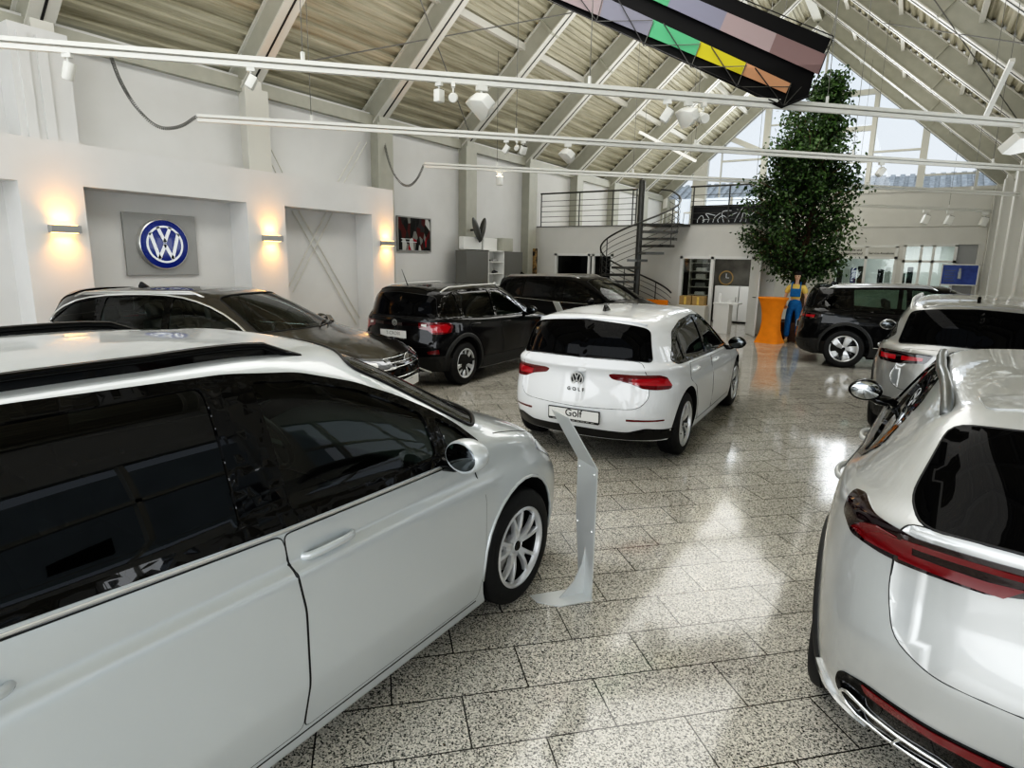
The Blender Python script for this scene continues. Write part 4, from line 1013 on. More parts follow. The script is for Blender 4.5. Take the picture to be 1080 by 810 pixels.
# gable mullions and glass
bm=bmesh.new()
for x,wd in ((-8.15,.05),(-6.25,.28),(-4.1,.08),(-2.06,.20),(-.2,.26),(1.65,.10)):
    boxx(bm,x-wd/2,x+wd/2,YB-.02,YB+.14,ZS,zro(x)+.4)
for x0,x1,z,h in ((-6.25,-4.1,8.0,.06),(-4.0,-2.06,8.95,.22),(-4.0,-2.06,7.53,.20),(-2.06,-.2,6.57,.08),(-8.15,-6.25,6.6,.08),(-.2,1.65,5.55,.07),(-4.1,-2.06,6.2,.06)):
    boxx(bm,x0,x1,YB,YB+.12,z-h/2,z+h/2)
beam(bm,(-8.6,YB-.02,8.3-.35),(-6.25,YB-.02,6.85),.30,.22)
struct(mk('window_1',bm,M['steel_light']))
bm=bmesh.new(); f=bm.faces.new([bm.verts.new(q) for q in ((XL,YB+.07,ZS),(XR,YB+.07,ZS),(XM,YB+.07,ZR+.4))]); struct(mk('window_pane',bm,M['pane']))
# frosted lower glazing behind the balcony
bm=bmesh.new(); boxx(bm,-10.3,-6.2,YB+.10,YB+.13,3.2,4.98); g=struct(mk('window_2',bm,M['frost']))
bm=bmesh.new()
for x in (-10.3,-8.9,-7.55,-6.2): boxx(bm,x-.05,x+.05,YB-.02,YB+.10,3.2,4.98)
boxx(bm,-10.3,-6.2,YB-.02,YB+.1,3.2,3.28)
struct(mk('trim_2',bm,M['steel_light']))
# white tapered gable column
bm=bmesh.new(); prism(bm,[(-9.45,3.0),(-8.75,3.0),(-8.68,8.3),(-9.3,7.9)],-.35,-.05,mt=Matrix.Translation((0,YB-.3,0))@Matrix.Rotation(PI/2,4,'X')); 
struct(mk('trim_3',bm,M['steel_light']))
# rafters and wall columns, bay 3.3 m
def rafter(Y,sgn):
    a=Vector((XL if sgn>0 else XR,Y,ZE)); b=Vector((XM,Y,ZR)); d=(b-a).normalized(); n=Vector((-d.z,0,d.x)) if sgn>0 else Vector((d.z,0,-d.x)) 
    if n.z<0: n=-n
    bm=bmesh.new(); a2=a-d*.15; b2=b+d*.05
    beam(bm,a2+n*.22,b2+n*.22,.24,.40,up=n)
    r=mk('rafter',bm,M['steel']); struct(r)
    bm=bmesh.new(); beam(bm,a2+n*.012,b2+n*.012,.34,.03,up=n); beam(bm,a2+n*.435,b2+n*.435,.34,.03,up=n); mk('flange',bm,M['steel_light'],r)
    bm=bmesh.new(); beam(bm,a2-n*.006,b2-n*.006,.035,.012,up=n); mk('groove_shade_strip',bm,M['clad'],r)  # dark strip laid on the soffit in place of a shaded groove
    bm=bmesh.new()
    for t in (.42,):
        c=a+(b-a)*t; beam(bm,c+n*.22-d*.03,c+n*.22+d*.03,.36,.46,up=n)
    mk('splice_plate',bm,M['steel'],r)
for k in range(-2,9):
    Y=4.28+3.3*k
    if Y<YF: continue
    Yr=min(Y,YB-.2)
    rafter(Yr,1); rafter(Yr,-1)
    for s,X0 in ((1,XL),(-1,XR)):
        if s<0 and Y<12: pass
        bm=bmesh.new(); 
        boxx(bm,X0,X0+s*.30,Yr-.14,Yr+.14,0,ZE+.25); boxx(bm,X0+s*.30,X0+s*.34,Yr-.24,Yr+.24,0,ZE+.1)
        c=struct(mk('column',bm,M['steel_light'] if k in(0,1) or s<0 else M['steel']))
# big fluted cover round the first column
bm=bmesh.new(); boxx(bm,XL,XL+.42,3.82,4.52,3.4,ZE+.1); boxx(bm,XL+.42,XL+.46,3.90,4.02,3.4,ZE); boxx(bm,XL+.42,XL+.46,4.12,4.24,3.4,ZE); struct(mk('trim_4',bm,M['wall']))
# eaves beam and purlins
bm=bmesh.new(); boxx(bm,XL,XL+.12,YF,YB,ZE+.05,ZE+.28); boxx(bm,XR-.12,XR,YF,YB,ZE+.05,ZE+.28); struct(mk('eaves_beam',bm,M['steel']))
for t in (.30,.55,.80):
    for s in (1,-1):
        x=(XL if s>0 else XR)+s*t*(XM-XL); z=zro(x)+DK*1.15
        bm=bmesh.new(); boxx(bm,x-.05,x+.05,YF,YB,z-.08,z+.08); struct(mk('purlin',bm,M['steel_light']))
# ridge node
bm=bmesh.new(); boxx(bm,XM-.15,XM+.15,YF,YB,ZR+.15,ZR+.45); struct(mk('ridge_beam',bm,M['steel']))
# tie rods in the roof
rods=[((XL+.3,7.58,ZE+.4),(-7.5,14.18,zro(-7.5)-.02)),((XL+.3,14.18,ZE+.4),(-7.5,7.58,zro(-7.5)-.02)),((-7.5,7.58,zro(-7.5)-.02),(-5.0,14.18,zro(-5.)-.02)),
      ((-7.5,14.18,zro(-7.5)-.02),(-5.0,7.58,zro(-5.)-.02)),((1.9,14.18,zro(1.9)),(-1.5,20.8,zro(-1.5))),((-1.5,14.18,zro(-1.5)),(1.9,20.8,zro(1.9))),((-1.5,7.58,zro(-1.5)),(1.5,14.18,zro(1.5)))]
for a,b in rods:
    bm=bmesh.new(); tube(bm,[a,b],.014,6); struct(mk('tie_rod',bm,M['cable']))
# double-rod wind bracing on the left wall
for (q1,q2,X0) in (((308,222),(376,342),-10.47),((345,222),(302,308),-10.465),((268,135),(291,182),-10.64),((380,150),(355,194),-10.63)):
    for o_ in (0,7):
        a_=pX(q1[0]+o_,q1[1],X0); b_=pX(q2[0]+o_,q2[1],X0)
        bm=bmesh.new(); tube(bm,[a_,b_],.012,6); struct(mk('bracing_rod',bm,M['steel_light']))
# right wall: glazed strip with mullions, solid above
bm=bmesh.new(); wallhole(bm,YF,YB,0,ZE+.35,0,.2,[(YF+.3,1.0,.35,3.2),(1.2,9.2,.35,3.2),(9.5,17.0,.35,3.2)])
bmesh.ops.transform(bm,matrix=Matrix(((0,-1,0,XR+.2),(1,0,0,0),(0,0,1,0),(0,0,0,1))),verts=bm.verts); bmesh.ops.recalc_face_normals(bm,faces=bm.faces[:])
struct(mk('wall_right',bm,M['wall']))
bm=bmesh.new()
for y in [YF+.3+1.35*k for k in range(18)]:
    if y<17: boxx(bm,XR+.05,XR+.15,y-.03,y+.03,.35,3.2)
boxx(bm,XR+.05,XR+.15,YF,17,1.0,1.06); boxx(bm,XR+.05,XR+.15,YF,17,2.3,2.36); struct(mk('window_3',bm,M['steel_light']))
# facade behind the camera: glass front with mullions
bm=bmesh.new()
for x in [XL+1.34*k for k in range(11)]: boxx(bm,x-.04,x+.04,YF-.1,YF,0,zro(max(XL,min(XR,x))))
for z in (.3,1.6,3.0,4.8,6.6): 
    hw=(XR-XL)/2 if z<=ZE else (ZR-z)/SL
    boxx(bm,XM-hw,XM+hw,YF-.1,YF,z-.04,z+.04)
boxx(bm,XL,XR,YF-.1,YF,0,.3); struct(mk('window_4',bm,M['steel_light']))
# ------------------------------------------------------------------ mezzanine
YM=18.2; XE=-3.15
bm=bmesh.new(); wallhole(bm,XL,XE,0,3.0,YM,YM+.2,[(-9.96,-7.95,.1,2.16),(-5.76,-3.72,0,2.12)])
bmesh.ops.remove_doubles(bm,verts=bm.verts[:],dist=1e-4); struct(mk('wall_mezzanine',bm,M['wall_back']))
bm=bmesh.new(); boxx(bm,XL,XE,YM+.2,YB,2.78,3.0); boxx(bm,XE-.15,XE,YM+.2,YB,0,2.78); boxx(bm,-7.0,-6.85,YM+.2,YB,0,2.78); struct(mk('mezzanine_floor',bm,M['wall_back']))
bm=bmesh.new(); boxx(bm,XL,XE,YM-.02,YM+.2,3.0,3.03); struct(mk('trim_5',bm,M['greylac']))
# ground floor office behind the doorway
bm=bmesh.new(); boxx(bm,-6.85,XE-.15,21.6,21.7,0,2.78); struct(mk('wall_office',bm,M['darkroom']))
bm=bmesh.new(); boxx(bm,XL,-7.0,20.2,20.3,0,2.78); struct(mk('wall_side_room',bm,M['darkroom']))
def door_frame(name,x0,x1,z0,z1,bars,m=M['whitelac']):
    bm=bmesh.new()
    for x in [x0,x1]+bars: boxx(bm,x-.04,x+.04,YM-.03,YM+.14,z0,z1)
    boxx(bm,x0-.04,x1+.04,YM-.03,YM+.14,z1-.07,z1+.01)
    return struct(mk(name,bm,m))
door_frame('window_5',-9.95,-7.96,.1,2.16,[-8.75,-8.6])
bm=bmesh.new(); boxx(bm,-9.9,-8.0,YM+.05,YM+.06,.1,2.1); struct(mk('window_pane',bm,glass('office_pane',(.30,.32,.30))))
door_frame('door_1',-5.75,-3.73,0,2.12,[-4.86])
bm=bmesh.new(); boxx(bm,-5.71,-4.9,YM+.05,YM+.06,.0,2.05); struct(mk('window_pane',bm,glass('display_pane',(.7,.72,.7))))
# open white door leaf
bm=bmesh.new(); boxx(bm,0,.78,-.02,.02,.01,2.06); bevel(bm,.004,1)
d=mk('door_2',bm,M['whitelac']); struct(d); d.location=(-3.78,YM-.02,0); d.rotation_euler=(0,0,-PI/2+.5)
bm=bmesh.new(); tube(bm,[(.70,-.02,1.05),(.70,-.07,1.05),(.58,-.07,1.05)],.01,6); mk('door_handle',bm,M['darkmetal'],d)
# left corner post of the mezzanine front
# balcony railings
def railing(name,x0,x1,label,posts,y=YM+.06):
    r=empty(name,((x0+x1)/2,y,3.03)); tag(r,label,'railing')
    cx=(x0+x1)/2
    for x in posts:
        bm=bmesh.new(); tube(bm,[(x-cx,0,0),(x-cx,0,1.02)],.02,8); mk('post',bm,M['darkmetal'],r)
    for k in range(5):
        bm=bmesh.new(); tube(bm,[(x0-cx,0,.14+.165*k),(x1-cx,0,.14+.165*k)],.009,6); mk('rail',bm,M['darkmetal'],r)
    bm=bmesh.new(); tube(bm,[(x0-cx-.03,0,1.04),(x1-cx+.03,0,1.04)],.026,8); mk('handrail',bm,M['darkmetal'],r)
    return r
railing('railing',-10.6,-7.28,'grey balcony railing left of the spiral staircase',[-10.6,-9.2,-8.05,-7.4,-7.28])
railing('railing',-5.62,-3.5,'grey balcony railing right of the spiral staircase with black banner behind',[-5.55,-4.55,-3.55])
# black banner behind the right railing with pale line drawing
bm=bmesh.new(); boxx(bm,-1.2,1.2,-.01,.01,0,.52); ban=mk('banner',bm,M['ink']); ban.location=(-4.45,YM+.25,3.04); tag(ban,'black banner with a pale swirling drawing behind the right balcony railing','banner')
bm=bmesh.new()
for k in range(14):
    x=-1.0+.15*k; h=.1+.32*random.random(); P=[(x,-.016,.04),(x+.05*math.sin(k),-.016,h*.5),(x+.13*math.cos(k*1.7),-.016,h),(x+.2,-.016,.45*random.random()+.04)]
    tube(bm,smoothpath(P,2),.012,5)
mk('drawing',bm,M['emwhite'],ban)
# white chairs on the balcony
def chair(loc,rz,label):
    r=empty('chair',loc,rz); tag(r,label,'chair','white chairs on the balcony')
    bm=bmesh.new(); box(bm,(0,0,.45),(.42,.42,.04)); bevel(bm,.015,2); mk('seat',bm,M['whitelac'],r,smooth=True,angle=40)
    bm=bmesh.new(); box(bm,(-.2,0,.72),(.03,.40,.28)); bevel(bm,.012,2); mk('backrest',bm,M['whitelac'],r,smooth=True,angle=40)
    for x in (-.18,.18):
        for y in (-.18,.18):
            bm=bmesh.new(); tube(bm,[(x,y,.44),(x*1.15,y*1.15,0)],.014,6); mk('leg',bm,M['satin'],r)
chair((-6.55,19.3,3.0),.6,'white chair nearest the spiral stair pole on the balcony'); chair((-5.95,19.6,3.0),2.6,'white chair on the balcony, right of the other white chair')
# ------------------------------------------------------------------ spiral staircase
st=empty('spiral_staircase',(-6.62,16.95,0)); tag(st,'dark grey metal spiral staircase with curved handrails up to the balcony','staircase')
bm=bmesh.new(); tube(bm,[(0,0,0),(0,0,4.15)],.085,16); mk('pole',bm,M['darkmetal'],st,smooth=True,angle=60)
RS=1.05; NT=15; A1=math.radians(62); TURN=-math.radians(395)
def sa(t): return A1-(-TURN)*0+ (TURN)*(1-t)*-1 if False else A1+ (1-t)*TURN   # t=1 at the top; goes clockwise downwards through the front
for i in range(NT):
    t=(i+1)/NT; a=sa(t); z=3.0*t; da=math.radians(15)
    poly=[(.07*math.cos(a-1),.07*math.sin(a-1)),(RS*math.cos(a-da),RS*math.sin(a-da)),(RS*math.cos(a),RS*math.sin(a)),(RS*math.cos(a+da),RS*math.sin(a+da)),(.07*math.cos(a+1),.07*math.sin(a+1))]
    bm=bmesh.new(); prism(bm,poly,z-.065,z); bmesh.ops.recalc_face_normals(bm,faces=bm.faces[:]); mk('tread',bm,M['darkmetal'],st)
def helix(r,dz,n=80,t0=.04,t1=1.0): return [(r*math.cos(sa(t)),r*math.sin(sa(t)),3.0*t+dz) for t in [t0+(t1-t0)*k/n for k in range(n+1)]]
bm=bmesh.new(); tube(bm,helix(RS+.02,.95)+[(RS*math.cos(A1+.3),RS*math.sin(A1+.3),4.0)],.024,8); mk('handrail',bm,M['darkmetal'],st,smooth=True)
for k in range(5):
    bm=bmesh.new(); tube(bm,helix(RS+.02,.16+.16*k),.008,6); mk('rail',bm,M['darkmetal'],st,smooth=True)
for i in range(1,NT,2):
    t=(i+1)/NT; a=sa(t); bm=bmesh.new(); tube(bm,[(RS*1.02*math.cos(a),RS*1.02*math.sin(a),3*t-.05),(RS*1.02*math.cos(a),RS*1.02*math.sin(a),3*t+.95)],.014,6); mk('baluster',bm,M['darkmetal'],st)
# landing from the pole to the balcony
bm=bmesh.new(); boxx(bm,-.05,RS,.2,1.3,2.95,3.0); mk('landing',bm,M['darkmetal'],st)
# ------------------------------------------------------------------ tracks with spotlights
ZT=4.08
def track(x0,c,x1,label):
    y0=x0+c; y1=x1+c; cx,cy=(x0+x1)/2,(y0+y1)/2
    r=empty('light_track',(cx,cy,ZT)); tag(r,label,'lighting track','lighting tracks across the hall') 
    a=Vector((x0-cx,y0-cy,0));b=Vector((x1-cx,y1-cy,0))
    bm=bmesh.new(); beam(bm,a+Vector((0,0,.03)),b+Vector((0,0,.03)),.10,.045); mk('upper_rail',bm,M['track'],r)
    bm=bmesh.new(); beam(bm,a+Vector((0,0,-.035)),b+Vector((0,0,-.035)),.06,.05); mk('lower_rail',bm,M['track'],r)
    n=int((b-a).length/3)
    for k in range(n):
        p=a.lerp(b,(k+.5)/n); w=p+Vector((cx,cy,ZT)); zt=zro(w.x)+.05-ZT
        bm=bmesh.new(); tube(bm,[p+Vector((0,0,.05)),p+Vector((0,0,zt))],.006,5); mk('suspension_wire',bm,M['cable'],r)
        bm=bmesh.new(); box(bm,p+Vector((0,0,.09)),(.035,.035,.12)); mk('wire_clamp',bm,M['whitelac'],r)
    return r
TC=[11.35,16.08,21.6,28.15]
track(-9.9,TC[0],2.4,'white lighting track nearest the camera, crossing the whole upper photo')
track(-9.97,TC[1],2.4,'second white lighting track, with a coiled cable at its left end by the emblem niche')
track(-9.97,TC[2],2.4,'third white lighting track, starting beside the coiled cable over the framed poster')
track(-3.5,TC[3],2.3,'short white lighting track in front of the far right wall, carrying small spotlights')
def onT(k,px,py):
    d=ray(px,py); c=TC[k]   # point of the track under this pixel: Y=X+c
    t=c/(d.y-d.x); return Vector((d.x*t,d.y*t,ZT-.06))
def spot(px,py,k,kind,label,yaw=0.,pitch=.6,lit=False,s=1.):
    p=onT(k,px,py); r=empty('spotlight',p,yaw); tag(r,label,'spotlight','spotlights on the tracks'); 
    bm=bmesh.new(); box(bm,(0,0,-.02*s),(.10*s,.05*s,.05*s)); mk('adapter',bm,M['track'],r)
    bm=bmesh.new(); tube(bm,[(0,0,-.03*s),(0,0,-.10*s)],.012*s,8); mk('arm',bm,M['track'],r)
    R=Matrix.Translation((0,0,-.17*s))@Matrix.Rotation(pitch,4,'Y')
    bm=bmesh.new()
    if kind=='can':
        lathe(bm,[(0,-.10*s),(.05*s,-.10*s),(.06*s,-.08*s),(.06*s,.08*s),(.052*s,.08*s),(.048*s,.02*s),(0,.01*s)],24,mt=R)
        bmesh.ops.recalc_face_normals(bm,faces=bm.faces[:]); h=mk('lamp_head',bm,M['track'],r,smooth=True,angle=35)
        bm=bmesh.new(); lathe(bm,[(0,.03*s),(.046*s,.03*s)],20,mt=R); mk('lens',bm,M['lampwarm'] if lit else M['ink'],r)
    elif kind=='box':
        box(bm,(0,0,0),(.10*s,.12*s,.16*s),None); bevel(bm,.012*s,2); bmesh.ops.transform(bm,matrix=R,verts=bm.verts); h=mk('lamp_head',bm,M['track'],r,smooth=True,angle=35)
        bm=bmesh.new(); box(bm,(0,0,.082*s),(.08*s,.10*s,.006*s)); bmesh.ops.transform(bm,matrix=R,verts=bm.verts); mk('lens',bm,M['lampwarm'] if lit else M['ink'],r)
    else:
        prism(bm,[(-.17*s,-.05*s),(.0,-.11*s),(.14*s,-.11*s),(.14*s,.11*s),(.0,.11*s),(-.17*s,.05*s)],-.05*s,.05*s); bevel(bm,.012*s,2); bmesh.ops.transform(bm,matrix=R@Matrix.Rotation(PI/2,4,'Z'),verts=bm.verts); h=mk('lamp_head',bm,M['track'],r,smooth=True,angle=35)
        bm=bmesh.new(); 
        for j in range(4): box(bm,(-.05*s+.035*s*j,.02*s,.053*s),(.015*s,.14*s,.006*s))
        bmesh.ops.transform(bm,matrix=R,verts=bm.verts); mk('cooling_slots',bm,M['ink'],r)
    return r
spot(70,50,0,'can','small white spotlight at the far left end of the nearest track',.5,.3,s=1.0)
spot(264,66,0,'box','small white box spotlight under the nearest track where it crosses the second column',.8,.5,s=.9)
spot(463,84,0,'box','white box adapter spotlight left of the round-eyed lamp on the nearest track',0,0,s=.9)
spot(478,86,0,'can','white round spotlight with black eye on the nearest track, left of the big floodlight',2.2,1.3,s=.95)
spot(508,89,0,'flood','big white slotted floodlight hanging from the nearest track',1.0,.75,s=1.35)
spot(704,108,0,'box','white box spotlight at the left of the cluster on the nearest track',.3,.6,s=1.1)
spot(726,110,0,'flood','large white floodlight in the cluster on the nearest track above the balcony',.9,1.,s=1.1)
spot(742,112,0,'can','round spotlight with black eye at the right of the cluster on the nearest track',2.2,1.3,s=1.1)
spot(1076,132,0,'flood','white floodlight at the right edge of the photo',2.5,.7,s=1.4)
spot(534,147,1,'box','small left spotlight of the group of three on the second track',.4,.6,s=.9)
spot(545,148,1,'can','middle spotlight of the group of three on the second track',2.,1.2,s=.7)
spot(552,148,1,'box','small right spotlight of the group of three on the second track',-.4,.5,s=.9)
spot(599,152,1,'flood','lit white floodlight on the second track left of the balcony',.8,.7,s=1.2)
spot(930,171,1,'box','white spotlight on the second track in front of the gable window',.7,.6,s=1.1)
spot(527,178,2,'box','glowing warm spotlight on the third track left of the balcony',.2,.0,lit=True,s=1.3)
for (x,l,li) in ((978,'small dark-fronted spotlight at the left of the far right track',False),(1003,'white spotlight second from left on the far right track',False),(1040,'spotlight third from left on the far right track, left of the bright lamp',False),(1052,'bright lit lamp at the right end of the far right track',True)):
    spot(x,218,3,'box' if not li else 'can',l,.3,.3,lit=li,s=2.1)
# coiled cables
def coil(name,P,label,r=.022,turns=75):
    P=smoothpath(P,3); L=[0]
    for a,b in zip(P[:-1],P[1:]): L.append(L[-1]+(b-a).length)
    pts=[]; N=turns*8
    for k in range(N+1):
        s=L[-1]*k/N
        j=max(i for i in range(len(L)) if L[i]<=s+1e-9); j=min(j,len(P)-2); q=P[j].lerp(P[j+1],(s-L[j])/max(1e-6,L[j+1]-L[j]))
        t=(P[j+1]-P[j]).normalized(); x=t.cross(Vector((1,0,0))).normalized(); y=t.cross(x); a=2*PI*k/8
        pts.append(q+(x*math.cos(a)+y*math.sin(a))*r)
    bm=bmesh.new(); tube(bm,pts,.007,4); o=mk(name,bm,M['cable'],smooth=True); tag(o,label,'cable'); return o
def hang(px): return [pX(px[0][0],px[0][1]-3,-10.72)]+[pX(x,y,-10.1-.5*max(0,1-k/2)) for k,(x,y) in enumerate(px)]
coil('coiled_cable',hang([(117,60),(126,85),(142,112),(165,136),(190,135),(207,123)]),'grey coiled cable drooping from the roof to the second track above the emblem niche')
coil('coiled_cable',hang([(404,140),(408,165),(418,190),(430,198),(440,190),(447,174)]),'grey coiled cable drooping to the third track above the framed poster')
# pendant tubes
def pend(a,b,label,wires=True):
    a=Vector(a);b=Vector(b); c=(a+b)/2; r=empty('tube_light',c); tag(r,label,'lamp')
    bm=bmesh.new(); beam(bm,a-c,b-c,.07,.06); mk('lamp_body',bm,M['track'],r)
    for t in (.1,.9):
        p=a.lerp(b,t)-c; bm=bmesh.new(); tube(bm,[p,Vector((p.x,p.y,zro(p.x+c.x)-c.z))],.005,5); mk('suspension_wire',bm,M['cable'],r)
pend(pY(674,139,16.5),pY(734,170,17.5),'white tube light hanging under the left roof slope beyond the kite')
pend(pY(1068,63,12.5),pY(1040,122,13.5),'white tube light hanging under the right roof slope')
# ------------------------------------------------------------------ wall lamps and emblem
for y,l in ((4.02,'grey box wall lamp glowing up and down, left of the emblem niche'),(7.35,'grey box wall lamp glowing up and down, between the two niches'),(10.34,'grey box wall lamp glowing up and down, at the end of the niche wall')):
    r=empty('wall_lamp',(-10.0,y,2.24)); tag(r,l,'lamp','wall lamps on the niche wall')
    bm=bmesh.new(); box(bm,(.075,0,0),(.13,.36,.10)); mk('lamp_body',bm,M['greylac'] if False else M['panelgrey'],r)
    bm=bmesh.new(); box(bm,(.06,0,.052),(.09,.30,.006)); box(bm,(.06,0,-.052),(.09,.30,.006)); mk('lamp_lens',bm,M['lampglow'],r)
    for sz in (1,-1):
        ld=bpy.data.lights.new('glow','AREA'); ld.shape='RECTANGLE'; ld.size=.05; ld.size_y=.2; ld.energy=4.6; ld.color=(1,.38,.06); ld.spread=PI*.62
        lo_=bpy.data.objects.new('glow',ld); COL.objects.link(lo_); lo_.location=(-9.93,y,2.24+sz*.062); lo_.rotation_euler=(0 if sz<0 else PI,-.35*sz if False else 0,0)
        lo_.visible_camera=False if False else True
bm=bmesh.new(); boxx(bm,0,.05,-.585,.585,-.49,.49); bevel(bm,.004,1); sg=mk('emblem_sign',bm,M['panelgrey']); sg.location=(-10.5,5.62,2.07); tag(sg,'square grey panel with round blue and white emblem in the niche','sign')
fr=frame((.052,0,.01),(0,1,0),(0,0,1))
bm=bmesh.new(); lathe(bm,[(0,.07),(.36,.07),(.385,.065),(.385,.0)],64,mt=fr); bmesh.ops.recalc_face_normals(bm,faces=bm.faces[:]); rb_=mk('emblem_disc',bm,[M['blue']],sg,smooth=True,angle=30)
bm=bmesh.new(); lathe(bm,[(.385,.0),(.385,.068),(.40,.06),(.41,.0)],64,mt=fr); bmesh.ops.recalc_face_normals(bm,faces=bm.faces[:]); mk('emblem_rim',bm,M['satin'],sg,smooth=True,angle=30)
emblem(sg,fr@Matrix.Translation((0,0,.071)),.36,M['emwhite'],M['emwhite'],th=.008,name='emblem_letters')
for o in [c for c in sg.children if c.name.startswith('emblem_letters')]:
    o.data.transform(fr@Matrix.Translation((0,0,.071)) @ Matrix.Scale(1.0,4) @ (fr@Matrix.Translation((0,0,.071))).inverted())
# framed poster
def picmat():
    m,nt,b=nmat('poster_print'); L=nt.links; N=nt.nodes.new; tc=N('ShaderNodeTexCoord'); v=N('ShaderNodeTexVoronoi'); v.inputs['Scale'].default_value=5
    mp=N('ShaderNodeMapping'); mp.inputs['Scale'].default_value=(1,1.6,.8); L.new(tc.outputs['Object'],mp.inputs[0]); L.new(mp.outputs[0],v.inputs['Vector'])
    r=N('ShaderNodeValToRGB'); r.color_ramp.interpolation='CONSTANT'; cols=((0,(.02,.02,.02)),(.3,(.08,.02,.02)),(.42,(.30,.02,.03)),(.5,(.03,.03,.03)),(.66,(.20,.20,.19)),(.8,(.04,.04,.04)),(.9,(.5,.5,.48)))
    r.color_ramp.elements[0].color=(*cols[0][1],1); r.color_ramp.elements[1].position=.3; r.color_ramp.elements[1].color=(*cols[1][1],1)
    for q,c in cols[2:]: e=r.color_ramp.elements.new(q); e.color=(*c,1)
    s=N('ShaderNodeSeparateColor'); L.new(v.outputs['Color'],s.inputs[0]); L.new(s.outputs[0],r.inputs[0]); L.new(r.outputs[0],b.inputs['Base Color']); b.inputs['Roughness'].default_value=.2
    return m
po=empty('framed_poster',(-10.78,12.16,2.52)); tag(po,'framed dark and red poster on the left wall beyond the niche wall','poster')
bm=bmesh.new(); boxx(bm,0,.02,-.61,.61,-.40,.40); mk('print',bm,picmat(),po)
bm=bmesh.new()
for a in (-.62,.62): boxx(bm,0,.035,a-.015,a+.015,-.425,.425)
for a in (-.41,.41): boxx(bm,0,.035,-.63,.63,a-.015,a+.015)
mk('frame',bm,M['panelgrey'],po)
bm=bmesh.new(); boxx(bm,.021,.023,-.5,-.05,-.13,-.115); boxx(bm,.021,.023,-.5,.08,-.20,-.185); mk('caption',bm,M['emwhite'],po)
# wall fan
fn=empty('wall_fan',(-10.35,14.15,2.72)); tag(fn,'dark grey two-lobed wall fan on the column above the grey cupboards','fan')
for k,(dy,rt) in enumerate(((-.12,.5),(.14,-.35))):
    bm=bmesh.new(); bmesh.ops.create_uvsphere(bm,u_segments=20,v_segments=12,radius=1); bmesh.ops.transform(bm,matrix=Matrix.Translation((.18,dy,0))@Matrix.Rotation(rt,4,'X')@Matrix.Diagonal((.10,.07,.36,1)),verts=bm.verts); mk('fan_shell',bm,M['darkmetal'] if k else M['satin_grey'],fn,smooth=True)
bm=bmesh.new(); tube(bm,[(-.1,0,0),(.18,0,0)],.03,8); mk('bracket',bm,M['darkmetal'],fn)
# cupboards on the left wall
def cup(y0,y1,z1,m,label,nm='cupboard'):
    r=empty(nm,(-10.44,(y0+y1)/2,0)); tag(r,label,'cupboard'); h=(y1-y0)/2
    bm=bmesh.new(); boxx(bm,0,.36,-h+.005,h-.005,.0,z1); bevel(bm,.004,1); mk('carcass',bm,m,r)
    bm=bmesh.new(); boxx(bm,.362,.382,-h+.01,h-.01,.06,z1-.01); d=mk('door',bm,m,r)
    bm=bmesh.new(); tube(bm,[(.39,h-.08,1.0),(.39,h-.08,1.2)],.008,6); mk('handle',bm,M['satin'],d)
cup(13.42,14.44,2.16,M['greylac'],'grey cupboard directly left of the white shoe shelves')
cup(15.26,16.27,2.16,M['greylac'],'grey cupboard directly right of the white shoe shelves')
sh=empty('shelf_unit',(-10.44,14.85,0)); tag(sh,'white open shelf unit between the two grey cupboards','shelf')
bm=bmesh.new()
for s in (-1,1): boxx(bm,0,.38,s*.385-.015,s*.385+.015,0,2.18)
boxx(bm,0,.02,-.40,.40,0,2.18); boxx(bm,0,.38,-.40,.40,2.15,2.18); mk('carcass',bm,M['whitelac'],sh)
for k in range(6):
    bm=bmesh.new(); boxx(bm,.02,.37,-.37,.37,.2+.33*k,.222+.33*k); mk('shelf_board',bm,M['whitelac'],sh)
for k in range(6):
    for j in range(2):
        bm=bmesh.new(); g=bmesh.ops.create_uvsphere(bm,u_segments=14,v_segments=8,radius=1)['verts']
        for v in g:
            v.co.z=max(v.co.z,-.5); v.co.z*= (1.0 if v.co.y<0 else .55)
        bmesh.ops.transform(bm,matrix=Matrix.Diagonal((.055,.14,.06,1)),verts=bm.verts)
        o=mk('car_model',bm,[M['panelgrey'],M['satin'],M['ink']][(k+j)%3],smooth=True); o.location=(-10.24,14.67+.36*j,.222+.33*k+.03); tag(o,'small streamlined display model on the white shelf unit','model','display models on the white shelves')
bm=bmesh.new(); boxx(bm,0,.3,-.28,.28,0,.38); bevel(bm,.01,1); o=mk('storage_box',bm,M['steel']); o.location=(-10.4,15.5,2.165); tag(o,'beige storage box standing on the right grey cupboard','box')
for y,w_,l in ((13.98,.42,'wide white box lying on the left grey cupboard'),(14.83,.35,'white box lying on top of the white shelf unit')):
    bm=bmesh.new(); boxx(bm,0,.16,-w_,w_,0,.34); bevel(bm,.01,1); o=mk('storage_box',bm,M['whitelac']); o.location=(-10.42,y,2.185); tag(o,l,'box')
